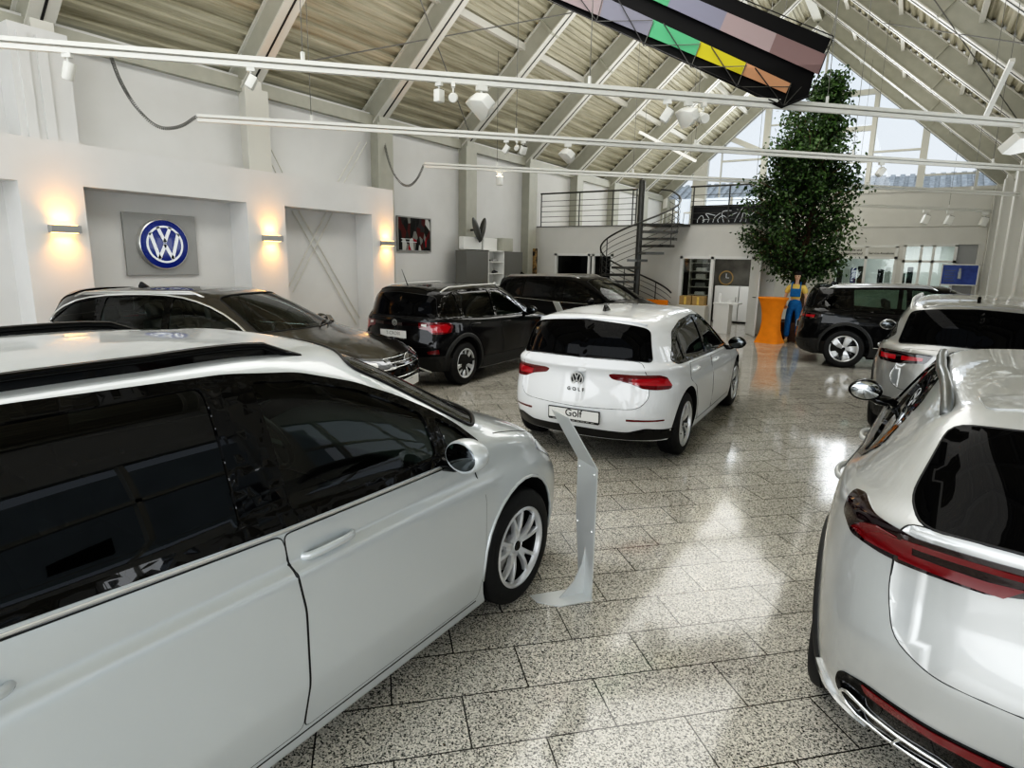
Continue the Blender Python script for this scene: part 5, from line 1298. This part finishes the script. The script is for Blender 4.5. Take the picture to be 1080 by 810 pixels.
# brown patterned advertising column
def tote():
    m,nt,b=nmat('display_pattern'); L=nt.links; N=nt.nodes.new; tc=N('ShaderNodeTexCoord'); v=N('ShaderNodeTexNoise'); v.inputs['Scale'].default_value=9; L.new(tc.outputs['Object'],v.inputs['Vector'])
    r=N('ShaderNodeValToRGB'); r.color_ramp.elements[0].position=.42; r.color_ramp.elements[0].color=(.02,.015,.01,1); r.color_ramp.elements[1].position=.6; r.color_ramp.elements[1].color=(.33,.22,.10,1); L.new(v.outputs['Fac'],r.inputs[0]); L.new(r.outputs[0],b.inputs['Base Color']); return m
bm=bmesh.new(); boxx(bm,-.17,.17,-.06,.06,0,2.3); bevel(bm,.01,1); o=mk('display_column',bm,tote()); o.location=(-10.52,17.6,0); tag(o,'narrow brown and black patterned display column in the corner under the balcony','display')
bm=bmesh.new(); boxx(bm,-.13,.13,-.062,-.060,2.08,2.2); mk('header',bm,M['ink'],o)
# ------------------------------------------------------------------ bistro table, mannequin, planter tree
p=pz(811,361,0); tb=empty('bistro_table',(p.x,p.y,0)); tag(tb,'tall round table in an orange stretch cover beside the figure in dungarees','table')
bm=bmesh.new(); S=64
rows=[]
for z in [0,.02,.06,.15,.3,.5,.7,.85,.95,1.02,1.06,1.075]:
    t=abs(z-.52)/.56; r0=.225+.125*min(1,t)**2.2 if z<1.06 else .352
    ring=[]
    for k in range(S):
        a=2*PI*k/S; rr=r0*(1+ (.12*(max(0,1-z/.4))*math.cos(4*a)+.0*math.cos(4*a))); ring.append(bm.verts.new((rr*math.cos(a),rr*math.sin(a),z*1.03)))
    rows.append(ring)
for A,B in zip(rows[:-1],rows[1:]):
    for k in range(S): bm.faces.new((A[k],A[(k+1)%S],B[(k+1)%S],B[k]))
mk('stretch_cover',bm,M['orange'],tb,smooth=True)
bm=bmesh.new(); lathe(bm,[(0,1.125),(.352,1.125),(.36,1.115),(.36,1.105),(0,1.105)],48); mk('table_top',bm,M['orange'],tb,smooth=True,angle=30)
tb.rotation_euler=(0,0,.5)
def skinobj(name,nodes,edges,m,parent,sub=2,root=0):
    me=bpy.data.meshes.new(name); me.from_pydata([n[:3] for n in nodes],edges,[]); o=bpy.data.objects.new(name,me); COL.objects.link(o)
    s=o.modifiers.new('k','SKIN'); s.use_smooth_shade=True; s.branch_smoothing=.6
    for i,n in enumerate(nodes):
        r=n[3]; me.skin_vertices[0].data[i].radius=(r,r) if not isinstance(r,tuple) else r; me.skin_vertices[0].data[i].use_root=(i==root)
    q=o.modifiers.new('u','SUBSURF'); q.levels=sub; q.render_levels=sub
    dg=bpy.context.evaluated_depsgraph_get(); e=bpy.data.meshes.new_from_object(o.evaluated_get(dg)); bpy.data.objects.remove(o)
    o=bpy.data.objects.new(name,e); COL.objects.link(o); e.materials.clear(); e.materials.append(m); e.polygons.foreach_set('use_smooth',[True]*len(e.polygons)); o.parent=parent; return o
# figure faces -Y local
p=pz(834,361,0); mnq=empty('person',(p.x,p.y,0),.05); tag(mnq,'standing figure in yellow T-shirt and blue dungarees beside the orange table','person')
body=[(0,0,.95,.11),(0,0,1.15,.10),(0,.0,1.34,.12),(0,0,1.46,.05),(0,-.01,1.56,.045),(0,-.02,1.64,.085),(0,-.015,1.71,.075),
 (-.09,0,.90,.085),(-.115,-.01,.50,.055),(-.125,.02,.09,.035),(-.13,-.12,.035,.03),(.09,0,.90,.085),(.13,-.05,.50,.055),(.15,-.01,.09,.035),(.16,-.15,.035,.03),
 (-.17,0,1.39,.05),(-.24,.02,1.12,.038),(-.20,-.16,.94,.03),(-.185,-.23,.90,.028),(.17,0,1.39,.05),(.25,.0,1.12,.038),(.24,-.10,.88,.028),(.235,-.12,.80,.026)]
ed=[(0,1),(1,2),(2,3),(3,4),(4,5),(5,6),(0,7),(7,8),(8,9),(9,10),(0,11),(11,12),(12,13),(13,14),(2,15),(15,16),(16,17),(17,18),(2,19),(19,20),(20,21),(21,22)]
skinobj('body',body,ed,M['skin'],mnq)
def fingers(base,dirv,side):
    b=Vector(base); d=Vector(dirv).normalized(); x=d.cross(Vector((0,1,0))).normalized()
    for k,(o_,L_) in enumerate(((-.028,.065),(-.010,.078),(.010,.074),(.027,.058))):
        s=b+x*o_; bm=bmesh.new(); tube(bm,[s-d*.03,s+d*L_*.5,s+d*L_*.85+Vector((0,-.018,0))],[.010,.009,.007],8); mk('finger',bm,M['skin'],mnq,smooth=True)
    bm=bmesh.new(); tube(bm,[b-d*.045+x*side*.02,b-d*.01+x*side*.05,b+d*.02+x*side*.055],[.011,.010,.008],8); mk('thumb',bm,M['skin'],mnq,smooth=True)
fingers((-.182,-.25,.885),(.15,-.6,-.5),1); fingers((.233,-.125,.775),(0,-.15,-1),-1)
shirt=[(0,0,1.05,.145),(0,0,1.20,.15),(0,0,1.36,.15),(0,0,1.455,.075),(-.16,0,1.40,.085),(-.225,.012,1.22,.068),(.16,0,1.40,.085),(.23,.0,1.22,.068)]
skinobj('t_shirt',shirt,[(0,1),(1,2),(2,3),(2,4),(4,5),(2,6),(6,7)],M['yellow'],mnq)
dung=[(0,0,1.16,.165),(0,0,.96,.168),(-.095,0,.84,.105),(-.118,-.01,.50,.080),(-.127,.015,.12,.075),(.095,0,.84,.105),(.133,-.045,.50,.080),(.152,-.01,.12,.075)]
dg_=skinobj('dungarees',dung,[(0,1),(1,2),(2,3),(3,4),(1,5),(5,6),(6,7)],M['denim'],mnq,root=1)
bm=bmesh.new(); box(bm,(0,-.150,1.25),(.24,.03,.20)); bevel(bm,.012,2); mk('bib',bm,M['denim'],dg_,smooth=True,angle=40)
for s in (1,-1):
    bm=bmesh.new(); tube(bm,smoothpath([(s*.10,-.16,1.33),(s*.10,-.14,1.46),(s*.09,0,1.53),(s*.06,.15,1.42),(0,.17,1.15)],2),.016,6); mk('strap',bm,M['denim'],dg_,smooth=True)
bm=bmesh.new(); bmesh.ops.create_uvsphere(bm,u_segments=16,v_segments=10,radius=1); bmesh.ops.transform(bm,matrix=Matrix.Translation((0,.0,1.725))@Matrix.Diagonal((.098,.105,.075,1)),verts=bm.verts); mk('hair',bm,M['hair'],mnq,smooth=True)
for s in (1,-1):
    bm=bmesh.new(); bmesh.ops.create_uvsphere(bm,u_segments=8,v_segments=6,radius=.011); bmesh.ops.transform(bm,matrix=Matrix.Translation((s*.033,-.098,1.655)),verts=bm.verts); mk('eye',bm,M['ink'],mnq)
    bm=bmesh.new(); box(bm,((-.13 if s<0 else .16),(-.05 if s<0 else -.08),.04),(.09,.26,.08)); bevel(bm,.03,3); mk('shoe',bm,M['cardboard'],mnq,smooth=True,angle=60)
bm=bmesh.new(); prism(bm,[(-.012,0),(.012,0),(0,.045)],-.02,.0,mt=Matrix.Translation((0,-.10,1.61))@Matrix.Rotation(PI/2,4,'X')); mk('nose',bm,M['skin'],mnq)
bm=bmesh.new(); tube(bm,[(-.022,-.098,1.59),(0,-.104,1.587),(.022,-.098,1.59)],.004,5); mk('mouth',bm,mat('lips',(.45,.16,.13),.5),mnq)
# tree
TY=17.4; tc_=pY(838,352,TY-.2); TX=tc_.x
tr=empty('indoor_fig_tree',(TX,TY,.0)); tag(tr,'tall bushy indoor fig tree reaching the roof in a brown planter behind the orange table','tree')
bm=bmesh.new(); lathe(bm,[(0,0),(.48,0),(.54,.45),(.57,.45),(.57,.5),(.48,.5),(.46,.44),(0,.42)],40); bmesh.ops.recalc_face_normals(bm,faces=bm.faces[:]); pl=mk('planter',bm,M['pot'],tr,smooth=True,angle=30)
bm=bmesh.new()
trunk=[(0,0,.4),(.03,.02,1.2),(-.04,0,2.2),(.1,.05,3.6),(.15,0,4.8),(.2,0,5.6),(.25,0,6.2)]
tube(bm,smoothpath(trunk,2),[.11-.10*i/40 for i in range(41)][:len(smoothpath(trunk,2))] if len(smoothpath(trunk,2))<=41 else .05,10)
tube(bm,smoothpath([(-.15,.1,.4),(-.12,.08,1.4),(-.3,.1,2.6),(-.5,.1,4.2),(-.5,.1,5.2)],2),.045,8)
random.seed(11)
def env(z):
    return float(np.interp(z,[1.75,2.1,2.6,3.1,3.7,4.2,4.6,5.0,5.5,6.0,6.5,7.0,7.5],[.25,1.0,1.50,1.55,1.40,1.12,1.0,1.02,.92,.40,.15,.1,.1]))
def cen(z): return float(np.interp(z,[1.7,2.6,4.2,5.5,6.5,7.5],[.0,-.30,-.2,-.10,.30,.4]))
tips=[]
for i in range(230):
    z=random.uniform(1.9,6.35)
    a=random.uniform(0,2*PI); e=env(z)*random.uniform(.45,1.0); c=cen(z)
    q=Vector((c+e*math.cos(a),min(e*math.sin(a)*.9,.42),z)); b0=Vector((c*.6,0,z-.35-.35*e)); 
    if b0.z<1.5: b0.z=1.5
    tube(bm,smoothpath([b0,b0.lerp(q,.5)+Vector((0,0,.12)),q],1),[.02,.016,.012,.008][:4] if False else .010,4,cap=False); tips.append((q,b0))
mk('branches',bm,M['bark'],tr,smooth=True)
bm=bmesh.new()
for q,b0 in tips:
    for j in range(95):
        t=random.random()**.6; p_=b0.lerp(q,.25+.8*t)+Vector([random.gauss(0,.13) for _ in range(3)]); p_.z-=abs(random.gauss(0,.06)); p_.y=min(p_.y,.62)
        L_=random.uniform(.07,.12); w_=L_*.34
        d=Vector((random.gauss(0,.6),random.gauss(0,.6),random.gauss(-.45,.4))).normalized(); s=d.cross(Vector((random.gauss(0,1),random.gauss(0,1),random.gauss(0,1)))).normalized(); n=d.cross(s)
        v=[bm.verts.new(p_),bm.verts.new(p_+d*L_*.45+s*w_+n*.008),bm.verts.new(p_+d*L_),bm.verts.new(p_+d*L_*.45-s*w_+n*.008)]
        bm.faces.new(v)
mk('foliage',bm,M['leaf'],tr)['kind']='stuff'
# ------------------------------------------------------------------ aluminium information stands
def info_stand(loc,rz,label,s=1.):
    # local x along the panel width, y towards the base foot; the reading panel leans back over the foot
    r=empty('information_stand',loc,rz); tag(r,label,'stand','information stands')
    bm=bmesh.new(); prism(bm,[(-.03,.01),(.12,.01),(.11,-.20),(.02,-.30),(-.06,-.31)][::-1],0,.006); mk('base_plate',bm,M['stand'],r)
    bm=bmesh.new(); prism(bm,[(-.03,0.0),(.12,0.0),(.12,.80),(-.095,.80),(-.09,.45),(-.05,.2)],-.004,.004,mt=Matrix.Rotation(PI/2,4,'X')); mk('upright',bm,M['stand'],r)
    bm=bmesh.new(); prism(bm,[(0,.006),(.16,.006),(.07,.09),(.02,.19),(0,.30)],-.003,.003,mt=Matrix.Translation((.03,-.004,0))@Matrix.Rotation(-PI/2,4,'Z')@Matrix.Rotation(PI/2,4,'X')); mk('gusset',bm,M['stand'],r)
    a=Vector((0,0,.80)); d=Vector((-.03,-.50,.84)).normalized()
    fr_=frame(a,(1,0,0),d); xr_=Vector((1,0,0))
    def Q(x,t): return a+Vector((x,0,0))+d*t
    bm=bmesh.new(); n_=xr_.cross(d).normalized()*.003
    A=[bm.verts.new(q-n_) for q in (Q(-.095,0),Q(.12,0),Q(.11,.36),Q(-.085,.36))]; B=[bm.verts.new(v.co+n_*2) for v in A]
    bm.faces.new(A[::-1]);bm.faces.new(B)
    for i in range(4): bm.faces.new((A[i],A[(i+1)%4],B[(i+1)%4],B[i]))
    t=mk('reading_panel',bm,M['stand'],r)
    bm=bmesh.new()
    for x in (-.07,.095):
        for z in (.42,.76): lathe(bm,[(0,-.011),(.007,-.010),(.008,-.004)],12,axis='Y',mt=Matrix.Translation((x,0,z)))
    bmesh.ops.recalc_face_normals(bm,faces=bm.faces[:]); mk('screw',bm,M['chrome'],r,smooth=True)
info_stand((-1.435,3.06,0),math.radians(-34),'bare aluminium information stand in front of the silver people carrier')
info_stand((-6.98,6.25,0),math.radians(-20),'aluminium information stand behind the black compact crossover at its number plate')
info_stand((-6.0,11.3,0),math.radians(-20),'aluminium information stand between the black compact crossover and the white hatchback')
# ------------------------------------------------------------------ office things seen through the doorway
for i,(x,l) in enumerate(((pY(767,320,21.35).x-.0,'white office cabinet, left one of the pair in the back office'),(pY(767,320,21.35).x+.8,'white office cabinet, right one of the pair in the back office'))):
    r=empty('office_cabinet',(x,21.35,0)); tag(r,l,'cabinet'); bm=bmesh.new(); boxx(bm,-.39,.39,-.22,.22,.05,1.2); mk('carcass',bm,M['whitelac'],r)
    bm=bmesh.new(); boxx(bm,-.38,.38,-.24,-.222,.08,1.18); d=mk('door',bm,M['whitelac'],r); bm=bmesh.new(); tube(bm,[(.32,-.26,.7),(.32,-.26,.85)],.01,6); mk('handle',bm,M['darkmetal'],d)
_c=pY(766,293,21.56); ck=empty('wall_clock',(_c.x,21.56,_c.z)); tag(ck,'round wall clock with pale ring above the white office cabinets','clock')
bm=bmesh.new(); lathe(bm,[(.20,0),(.23,.0),(.24,.03),(.20,.03)],40,mt=frame((0,0,0),(1,0,0),(0,0,1))); bmesh.ops.recalc_face_normals(bm,faces=bm.faces[:]); mk('clock_ring',bm,M['brassy'] if 'brassy' in M else M['cardboard'],ck,smooth=True,angle=40)
bm=bmesh.new(); lathe(bm,[(0,.01),(.2,.01)],40,mt=frame((0,0,0),(1,0,0),(0,0,1))); mk('clock_face',bm,M['darkroom'],ck)
bm=bmesh.new(); boxx(bm,-.012,.012,-.03,-.02,0,.14); boxx(bm,0,.10,-.03,-.02,-.01,.012); mk('clock_hands',bm,M['emwhite'],ck)
for x,l in ((-5.42,'cardboard box on the sill, left one behind the white hatchback roof'),(-5.05,'cardboard box on the sill, right one beside the door frame')):
    bm=bmesh.new(); boxx(bm,-.17,.17,-.15,.15,0,.26); bevel(bm,.006,1); o=mk('cardboard_box',bm,M['cardboard']); o.location=(x,YM-.35,.74); tag(o,l,'box')
    bm=bmesh.new(); boxx(bm,-.03,.03,-.152,-.150,.02,.24); mk('packing_tape',bm,M['yellow'],o)
bm=bmesh.new(); boxx(bm,-.42,.42,-.2,.2,0,.74); bevel(bm,.01,1); o=mk('low_cabinet',bm,M['steel_light']); o.location=(-5.24,YM-.35,0); tag(o,'low light cabinet under the two cardboard boxes','cabinet')
ct=empty('counter',(-4.35,YM+.25-.55,0)); tag(ct,'small white counter in front of the open doorway','table')
bm=bmesh.new(); boxx(bm,-.22,.18,-.22,.22,0,.82); mk('pedestal',bm,M['whitelac'],ct); bm=bmesh.new(); boxx(bm,-.26,.42,-.26,.26,.82,.85); mk('worktop',bm,M['whitelac'],ct)
bm=bmesh.new(); lathe(bm,[(0,0),(.045,0),(.045,.22),(.03,.25),(0,.26)],16); o=mk('paper_roll',bm,M['plate'],smooth=True,angle=40); o.location=(-4.5,YM-.3,.85); tag(o,'white upright paper roll on the small white counter','paper roll')
bm=bmesh.new(); lathe(bm,[(0,0),(.06,0),(.07,.08),(.065,.08),(.055,.01),(0,.01)],16); o=mk('bowl',bm,M['plate'],smooth=True,angle=40); o.location=(-4.2,YM-.33,.85); tag(o,'small white bowl on the small white counter','bowl')
_sx=pY(739,300,20.9).x
for k in range(5):
    bm=bmesh.new(); boxx(bm,-.16,.16,-.1,.1,0,.10+.03*(k%3)); bevel(bm,.01,1); o=mk('stationery_box',bm,[M['whitelac'],M['panelgrey'],M['steel_light']][k%3]); o.location=(_sx,20.9,.9+.26*k); 
    tag(o,'pale box stacked in the back office behind the glass pane','box','pale boxes behind the office pane')
bm=bmesh.new()
for k in range(6): boxx(bm,-.35,.35,-.15,.15,-.025+.26*k,-.002+.26*k)
for s in (-1,1): boxx(bm,s*.36-.012,s*.36+.012,-.15,.15,-.9,1.45)
o=mk('office_shelf',bm,M['steel_light']); o.location=(_sx,20.9,.9); tag(o,'steel shelf rack in the back office behind the glass pane','shelf')
# orange pouf under the stairs
pf=empty('seat_cube',(-6.25,17.35,0)); tag(pf,'orange seat block at the foot of the spiral staircase','seat')
bm=bmesh.new(); boxx(bm,-.38,.38,-.25,.25,.0,.42); bevel(bm,.03,3); mk('seat_base',bm,M['orange'],pf,smooth=True,angle=50)
bm=bmesh.new(); boxx(bm,-.38,.38,.12,.25,.42,.86); bevel(bm,.03,3); mk('backrest',bm,M['orange'],pf,smooth=True,angle=50)
# ------------------------------------------------------------------ service windows in the far wall
def win(nm,x0,x1,z0,z1,vb,hb):
    bm=bmesh.new()
    for x in [x0,x1]+vb: boxx(bm,x-.05,x+.05,YB-.05,YB+.12,z0,z1)
    for z in [z0,z1]+hb: boxx(bm,x0-.05,x1+.05,YB-.05,YB+.12,z-.05,z+.05)
    struct(mk(nm,bm,M['whitelac']))
win('window_6',-2.9,-.66,.95,2.75,[-1.75],[2.28]); win('window_7',-.38,1.35,.95,2.8,[.2,.62],[2.15])
bm=bmesh.new(); boxx(bm,-2.95,2.05,YB+.18,YB+.19,.9,2.85); struct(mk('window_pane',bm,glass('service_pane',(.85,.9,.88))))
for x0,x1,ls,l in ((-2.85,-1.80,['Ersatzteile und','Zubehörverkauf'],'pale fascia sign with two lines of lettering over the left service window'),(-1.70,-.71,['Service-Annahme'],'pale fascia sign reading Service-Annahme over the right service window')):
    bm=bmesh.new(); boxx(bm,x0,x1,-.01,.01,-.19,.19); o=mk('fascia_sign',bm,M['steel_light']); o.location=(0,YB-.03,2.52); tag(o,l,'sign')
    for i,t in enumerate(ls): text('sign_lettering',t,.13,M['ink'],frame(((x0+x1)/2,-.012,-.06+.13*(len(ls)-1)-.15*i),(1,0,0),(0,0,1)),o,ext=.001,bold=.002)
bm=bmesh.new(); boxx(bm,1.32,2.05,YB+.13,YB+.2,.9,2.83); struct(mk('wall_blind',bm,M['panelgrey']))
bs=empty('display_board',(1.55,YB-.7,0)); tag(bs,'blue display board with pale figure and white frame beneath the far right window','sign')
bm=bmesh.new(); boxx(bm,-.56,.56,-.02,.02,1.28,2.02); mk('board',bm,mat('board_blue',(.05,.09,.33),.4,noise=.3,nscale=4),bs)
bm=bmesh.new()
for a in (-.58,.58): boxx(bm,a-.02,a+.02,-.03,.03,0,2.06)
boxx(bm,-.6,.6,-.03,.03,2.02,2.06); boxx(bm,-.6,.6,-.03,.03,1.24,1.28); mk('board_frame',bm,M['whitelac'],bs)
bm=bmesh.new(); lathe(bm,[(0,0),(.05,.0)],12,mt=frame((0,-.03,1.86),(1,0,0),(0,0,1))); prism(bm,[(-.06,1.5),(.06,1.5),(.05,1.8),(-.05,1.8)],.022,.028,mt=Matrix.Rotation(PI/2,4,'X')); 
for k in range(5): boxx(bm,-.48,-.14-.05*(k%2),-.028,-.022,1.4+.1*k,1.42+.1*k)
mk('board_print',bm,M['lamp_clear'],bs)
# office beyond the service windows
bm=bmesh.new(); boxx(bm,-3.2,2.3,YB+3.5,YB+3.6,0,3.2); boxx(bm,-3.2,-3.1,YB+.25,YB+3.5,0,3.2); boxx(bm,2.3,2.4,YB+.25,YB+3.5,0,3.2); struct(mk('wall_service_office',bm,M['facade']))
bm=bmesh.new(); boxx(bm,-3.2,2.4,YB+.25,YB+3.6,3.1,3.2); struct(mk('ceiling_service_office',bm,M['wall']))
random.seed(5)
for i in range(9):
    x=-2.75+.27*i+(.5 if i>3 else 0); h=random.uniform(.35,.9); bm=bmesh.new(); boxx(bm,-.11,.11,-.1,.1,0,h); bevel(bm,.02,1)
    o=mk('ring_binder_stack' if i%2 else 'merchandise_box',bm,[M['ink'],M['plate'],M['blue'],M['darkroom']][i%4]); o.location=(x,YB+.9,1.05); tag(o,'merchandise standing on the counter behind the service windows','merchandise','merchandise behind the service windows')
bm=bmesh.new(); boxx(bm,-3.0,2.2,YB+.6,YB+1.2,0,1.05); o=mk('service_counter',bm,M['darkroom']); tag(o,'long dark counter behind the service windows','counter')
# ------------------------------------------------------------------ kite
def kp(x,y,D=8.0):
    px=560+x/3.176; py=y/3.176; d=ray(px,py); n=(_F+Vector((.25,-.0,-.25))).normalized(); P0=_F*D+Vector((0,0,0)); t=P0.dot(n)/d.dot(n)
    return Vector((0,0,CAMH))+d*t
kc=kp(560,100); kt=empty('kite',kc); tag(kt,'large black box kite with pastel and coloured patches hanging under the ridge','kite')
ks={}
def kmat(nm,c): 
    if nm not in ks:
        m,nt,b=nmat(nm); b.inputs['Base Color'].default_value=(*c,1); b.inputs['Roughness'].default_value=.8
        t=nt.nodes.new('ShaderNodeBsdfTranslucent'); t.inputs[0].default_value=(*c,1); mx=nt.nodes.new('ShaderNodeMixShader'); mx.inputs[0].default_value=.45
        nt.links.new(b.outputs[0],mx.inputs[1]); nt.links.new(t.outputs[0],mx.inputs[2]); nt.links.new(mx.outputs[0],nt.nodes['Material Output'].inputs[0]); ks[nm]=m
    return ks[nm]
KB=kmat('kite_black',(.012,.012,.014))
def kpoly(nm,pts,m,dz=0.):
    bm=bmesh.new(); nrm=(_F).normalized(); vs=[bm.verts.new(kp(*q)-kc-nrm*dz) for q in pts]; bm.faces.new(vs)
    r_=bmesh.ops.extrude_face_region(bm,geom=bm.faces[:]); bmesh.ops.translate(bm,vec=nrm*.004,verts=[g for g in r_['geom'] if isinstance(g,bmesh.types.BMVert)])
    return mk(nm,bm,m,kt)
# upper sail: black / pastel row / black
kpoly('black_sail',[(-560,-520),(1005,130),(980,185),(-560,-470)],KB)
kpoly('black_sail',[(-560,-470),(980,185),(950,250),(930,325),(865,285),(-560,-330)],KB,-.02)
kpoly('black_sail',[(-560,-330),(865,285),(930,325),(840,362),(-60,-60),(-560,-270)],KB,-.01)
def lerp2(a,b,t): return (a[0]+(b[0]-a[0])*t,a[1]+(b[1]-a[1])*t)
# pastel row between these two edges
U0,U1=(480,-30),(980,185); L0,L1=(465,30),(952,250)
def xat(A,B,x): t=(x-A[0])/(B[0]-A[0]); return (x,A[1]+(B[1]-A[1])*t)
for xa_,xb_,c,n_ in ((-60,120,(.50,.60,.70),'slate'),(120,300,(.55,.38,.42),'rose'),(300,480,(.16,.55,.30),'mint'),(480,655,(.36,.36,.46),'lavender'),(655,820,(.52,.42,.43),'pink'),(820,985,(.33,.23,.23),'mauve')):
    kpoly(n_+'_patch',[xat(U0,U1,xa_),xat(U0,U1,xb_),xat(L0,L1,xb_-25),xat(L0,L1,xa_-25)],kmat('kite_'+n_,c),.03)
U0,U1=(242,-8),(867,283); L0,L1=(375,118),(850,315)
for xa_,xb_,c,n_ in ((-60,80,(.25,.25,.5),'violet'),(80,245,(.50,.42,.44),'rose'),(245,408,(.36,.36,.44),'lavender'),(408,565,(.17,.60,.33),'green'),(565,718,(.75,.68,.05),'yellow'),(718,866,(.72,.42,.25),'apricot')):
    kpoly(n_+'_patch',[xat(U0,U1,xa_),xat(U0,U1,xb_),xat(L0,L1,xb_-15),xat(L0,L1,xa_-15)],kmat('kite2_'+n_,c),.03)
for seg in (((0,78),(0,0)),):
    pass
for a,b,c in (((240,-6),(218,78),(405,75)),((408,78),(375,160),(562,155)),((565,150),(532,232),(718,228)),((718,215),(685,297),(866,297)),((866,284),(840,362),(900,297))):
    bm=bmesh.new(); 
    for u_,v_ in ((a,b),(b,c),): 
        tube(bm,[kp(*u_)-kc-_F*.05,kp(*v_)-kc-_F*.05],.006,5)
    mk('spar',bm,M['darkmetal'],kt)
for a,b in (((-560,-520),(1005,130)),((-560,-270),(840,362)),((1005,130),(930,325)),((930,325),(840,362)),((110,-70),(218,78)),((270,-30),(375,160)),((440,85),(532,232)),((600,165),(685,297)),((745,235),(840,362))):
    bm=bmesh.new(); tube(bm,[kp(*a)-kc-_F*.06,kp(*b)-kc-_F*.06],.008,5); mk('spar',bm,M['ink'],kt)
for q in ((1005,130),(850,40),(200,-150)):
    a=kp(*q); bm=bmesh.new(); tube(bm,[a-kc,Vector((a.x+.3,a.y+.3,min(zro(min(max(a.x,XL),XR)),10))) -kc],.006,5); mk('hanging_line',bm,M['cable'],kt)
# ------------------------------------------------------------------ outside
nb=empty('neighbour_building',(-2,46,0)); tag(nb,'neighbouring building with grey ribbed roof beyond the gable window','building')
bm=bmesh.new(); boxx(bm,-16,6.5,0,9,-.1,6.0); mk('wall',bm,M['facade'],nb)
bm=bmesh.new()
for k in range(42):
    x=-16.5+.55*k; boxx(bm,x,x+.28,-.5,4,0,.13)
boxx(bm,-16.5,6.9,-.5,4,-.06,.01); bmesh.ops.transform(bm,matrix=Matrix.Translation((0,0,6.15))@Matrix.Rotation(.42,4,'X'),verts=bm.verts); mk('roof',bm,M['roof_tile'],nb)
nb2=empty('neighbour_building',(11,3,0)); tag(nb2,'grey rendered house outside the right-hand glazing','building')
bm=bmesh.new(); boxx(bm,0,8,-9,9,-.1,6); mk('wall',bm,M['facade'],nb2)
for y in (-6,-2,2,6):
    bm=bmesh.new(); boxx(bm,-.03,.02,y-.6,y+.6,2.2,3.4); w1=mk('window',bm,M['ink'],nb2); bm=bmesh.new(); boxx(bm,-.08,.0,y-.7,y+.7,2.1,2.2); mk('sill',bm,M['plate'],w1)
# ------------------------------------------------------------------ light
w=bpy.data.worlds.new('sky'); bpy.context.scene.world=w; w.use_nodes=True; nt=w.node_tree; bg=nt.nodes['Background']
tc=nt.nodes.new('ShaderNodeTexCoord'); sx=nt.nodes.new('ShaderNodeSeparateXYZ'); nt.links.new(tc.outputs['Generated'],sx.inputs[0])
r=nt.nodes.new('ShaderNodeValToRGB'); r.color_ramp.elements[0].position=0.; r.color_ramp.elements[0].color=(.90,.94,.97,1); r.color_ramp.elements[1].position=.7; r.color_ramp.elements[1].color=(.66,.80,.97,1); nt.links.new(sx.outputs[2],r.inputs[0]); nt.links.new(r.outputs[0],bg.inputs[0]); bg.inputs[1].default_value=.95
def area(name,loc,rot,sx_,sy_,e,c=(1,1,1),spread=PI):
    ld=bpy.data.lights.new(name,'AREA'); ld.shape='RECTANGLE'; ld.size=sx_; ld.size_y=sy_; ld.energy=e; ld.color=c; ld.spread=spread
    o=bpy.data.objects.new(name,ld); COL.objects.link(o); o.location=loc; o.rotation_euler=rot; return o
area('daylight_front',(XM,YF+.2,3.2),(PI/2,0,0),12,5.5,600,(.95,.98,1))
area('roof_bounce_fill',(XM,12.,4.6),(PI,0,0),7.5,34,720,(1,.985,.95))  # added fill aimed up at the roof for soft bounce, not a lamp of the hall
area('ceiling_fill',(XM,11.,8.4),(0,0,0),3.5,32,900,(1,.99,.96))
area('daylight_fill_right',(XR-.05,13,2.0),(0,PI/2,0),2.4,7,120,(.95,.98,1))
area('daylight_fill_right',(XR-.05,-3.0,2.1),(0,PI/2,0),2.4,5,130,(.95,.98,1))  # added lamp inside the glazing, brightens the silver car's flank
area('office_light',(-4.6,19.8,2.7),(0,0,0),1.2,1.2,26); area('service_office_light',(0,YB+1.8,3.0),(0,0,0),3,1.5,60)
area('gable_daylight',(XM,YB-.4,6.6),(-PI/2,0,0),5,4,300,(.92,.96,1))
vs=bpy.context.scene.view_settings; vs.view_transform='Standard'; vs.look='None'; vs.exposure=0.02; vs.gamma=1.0
vs.use_curve_mapping=True; cv=vs.curve_mapping; cc=cv.curves[3]; cc.points.new(.02,.007); cc.points.new(.08,.058); cc.points.new(.25,.25); cc.points.new(.6,.655); cv.update()
bpy.context.scene.cycles.max_bounces=8; bpy.context.scene.cycles.transparent_max_bounces=12
bpy.context.scene.cycles.sample_clamp_indirect=8
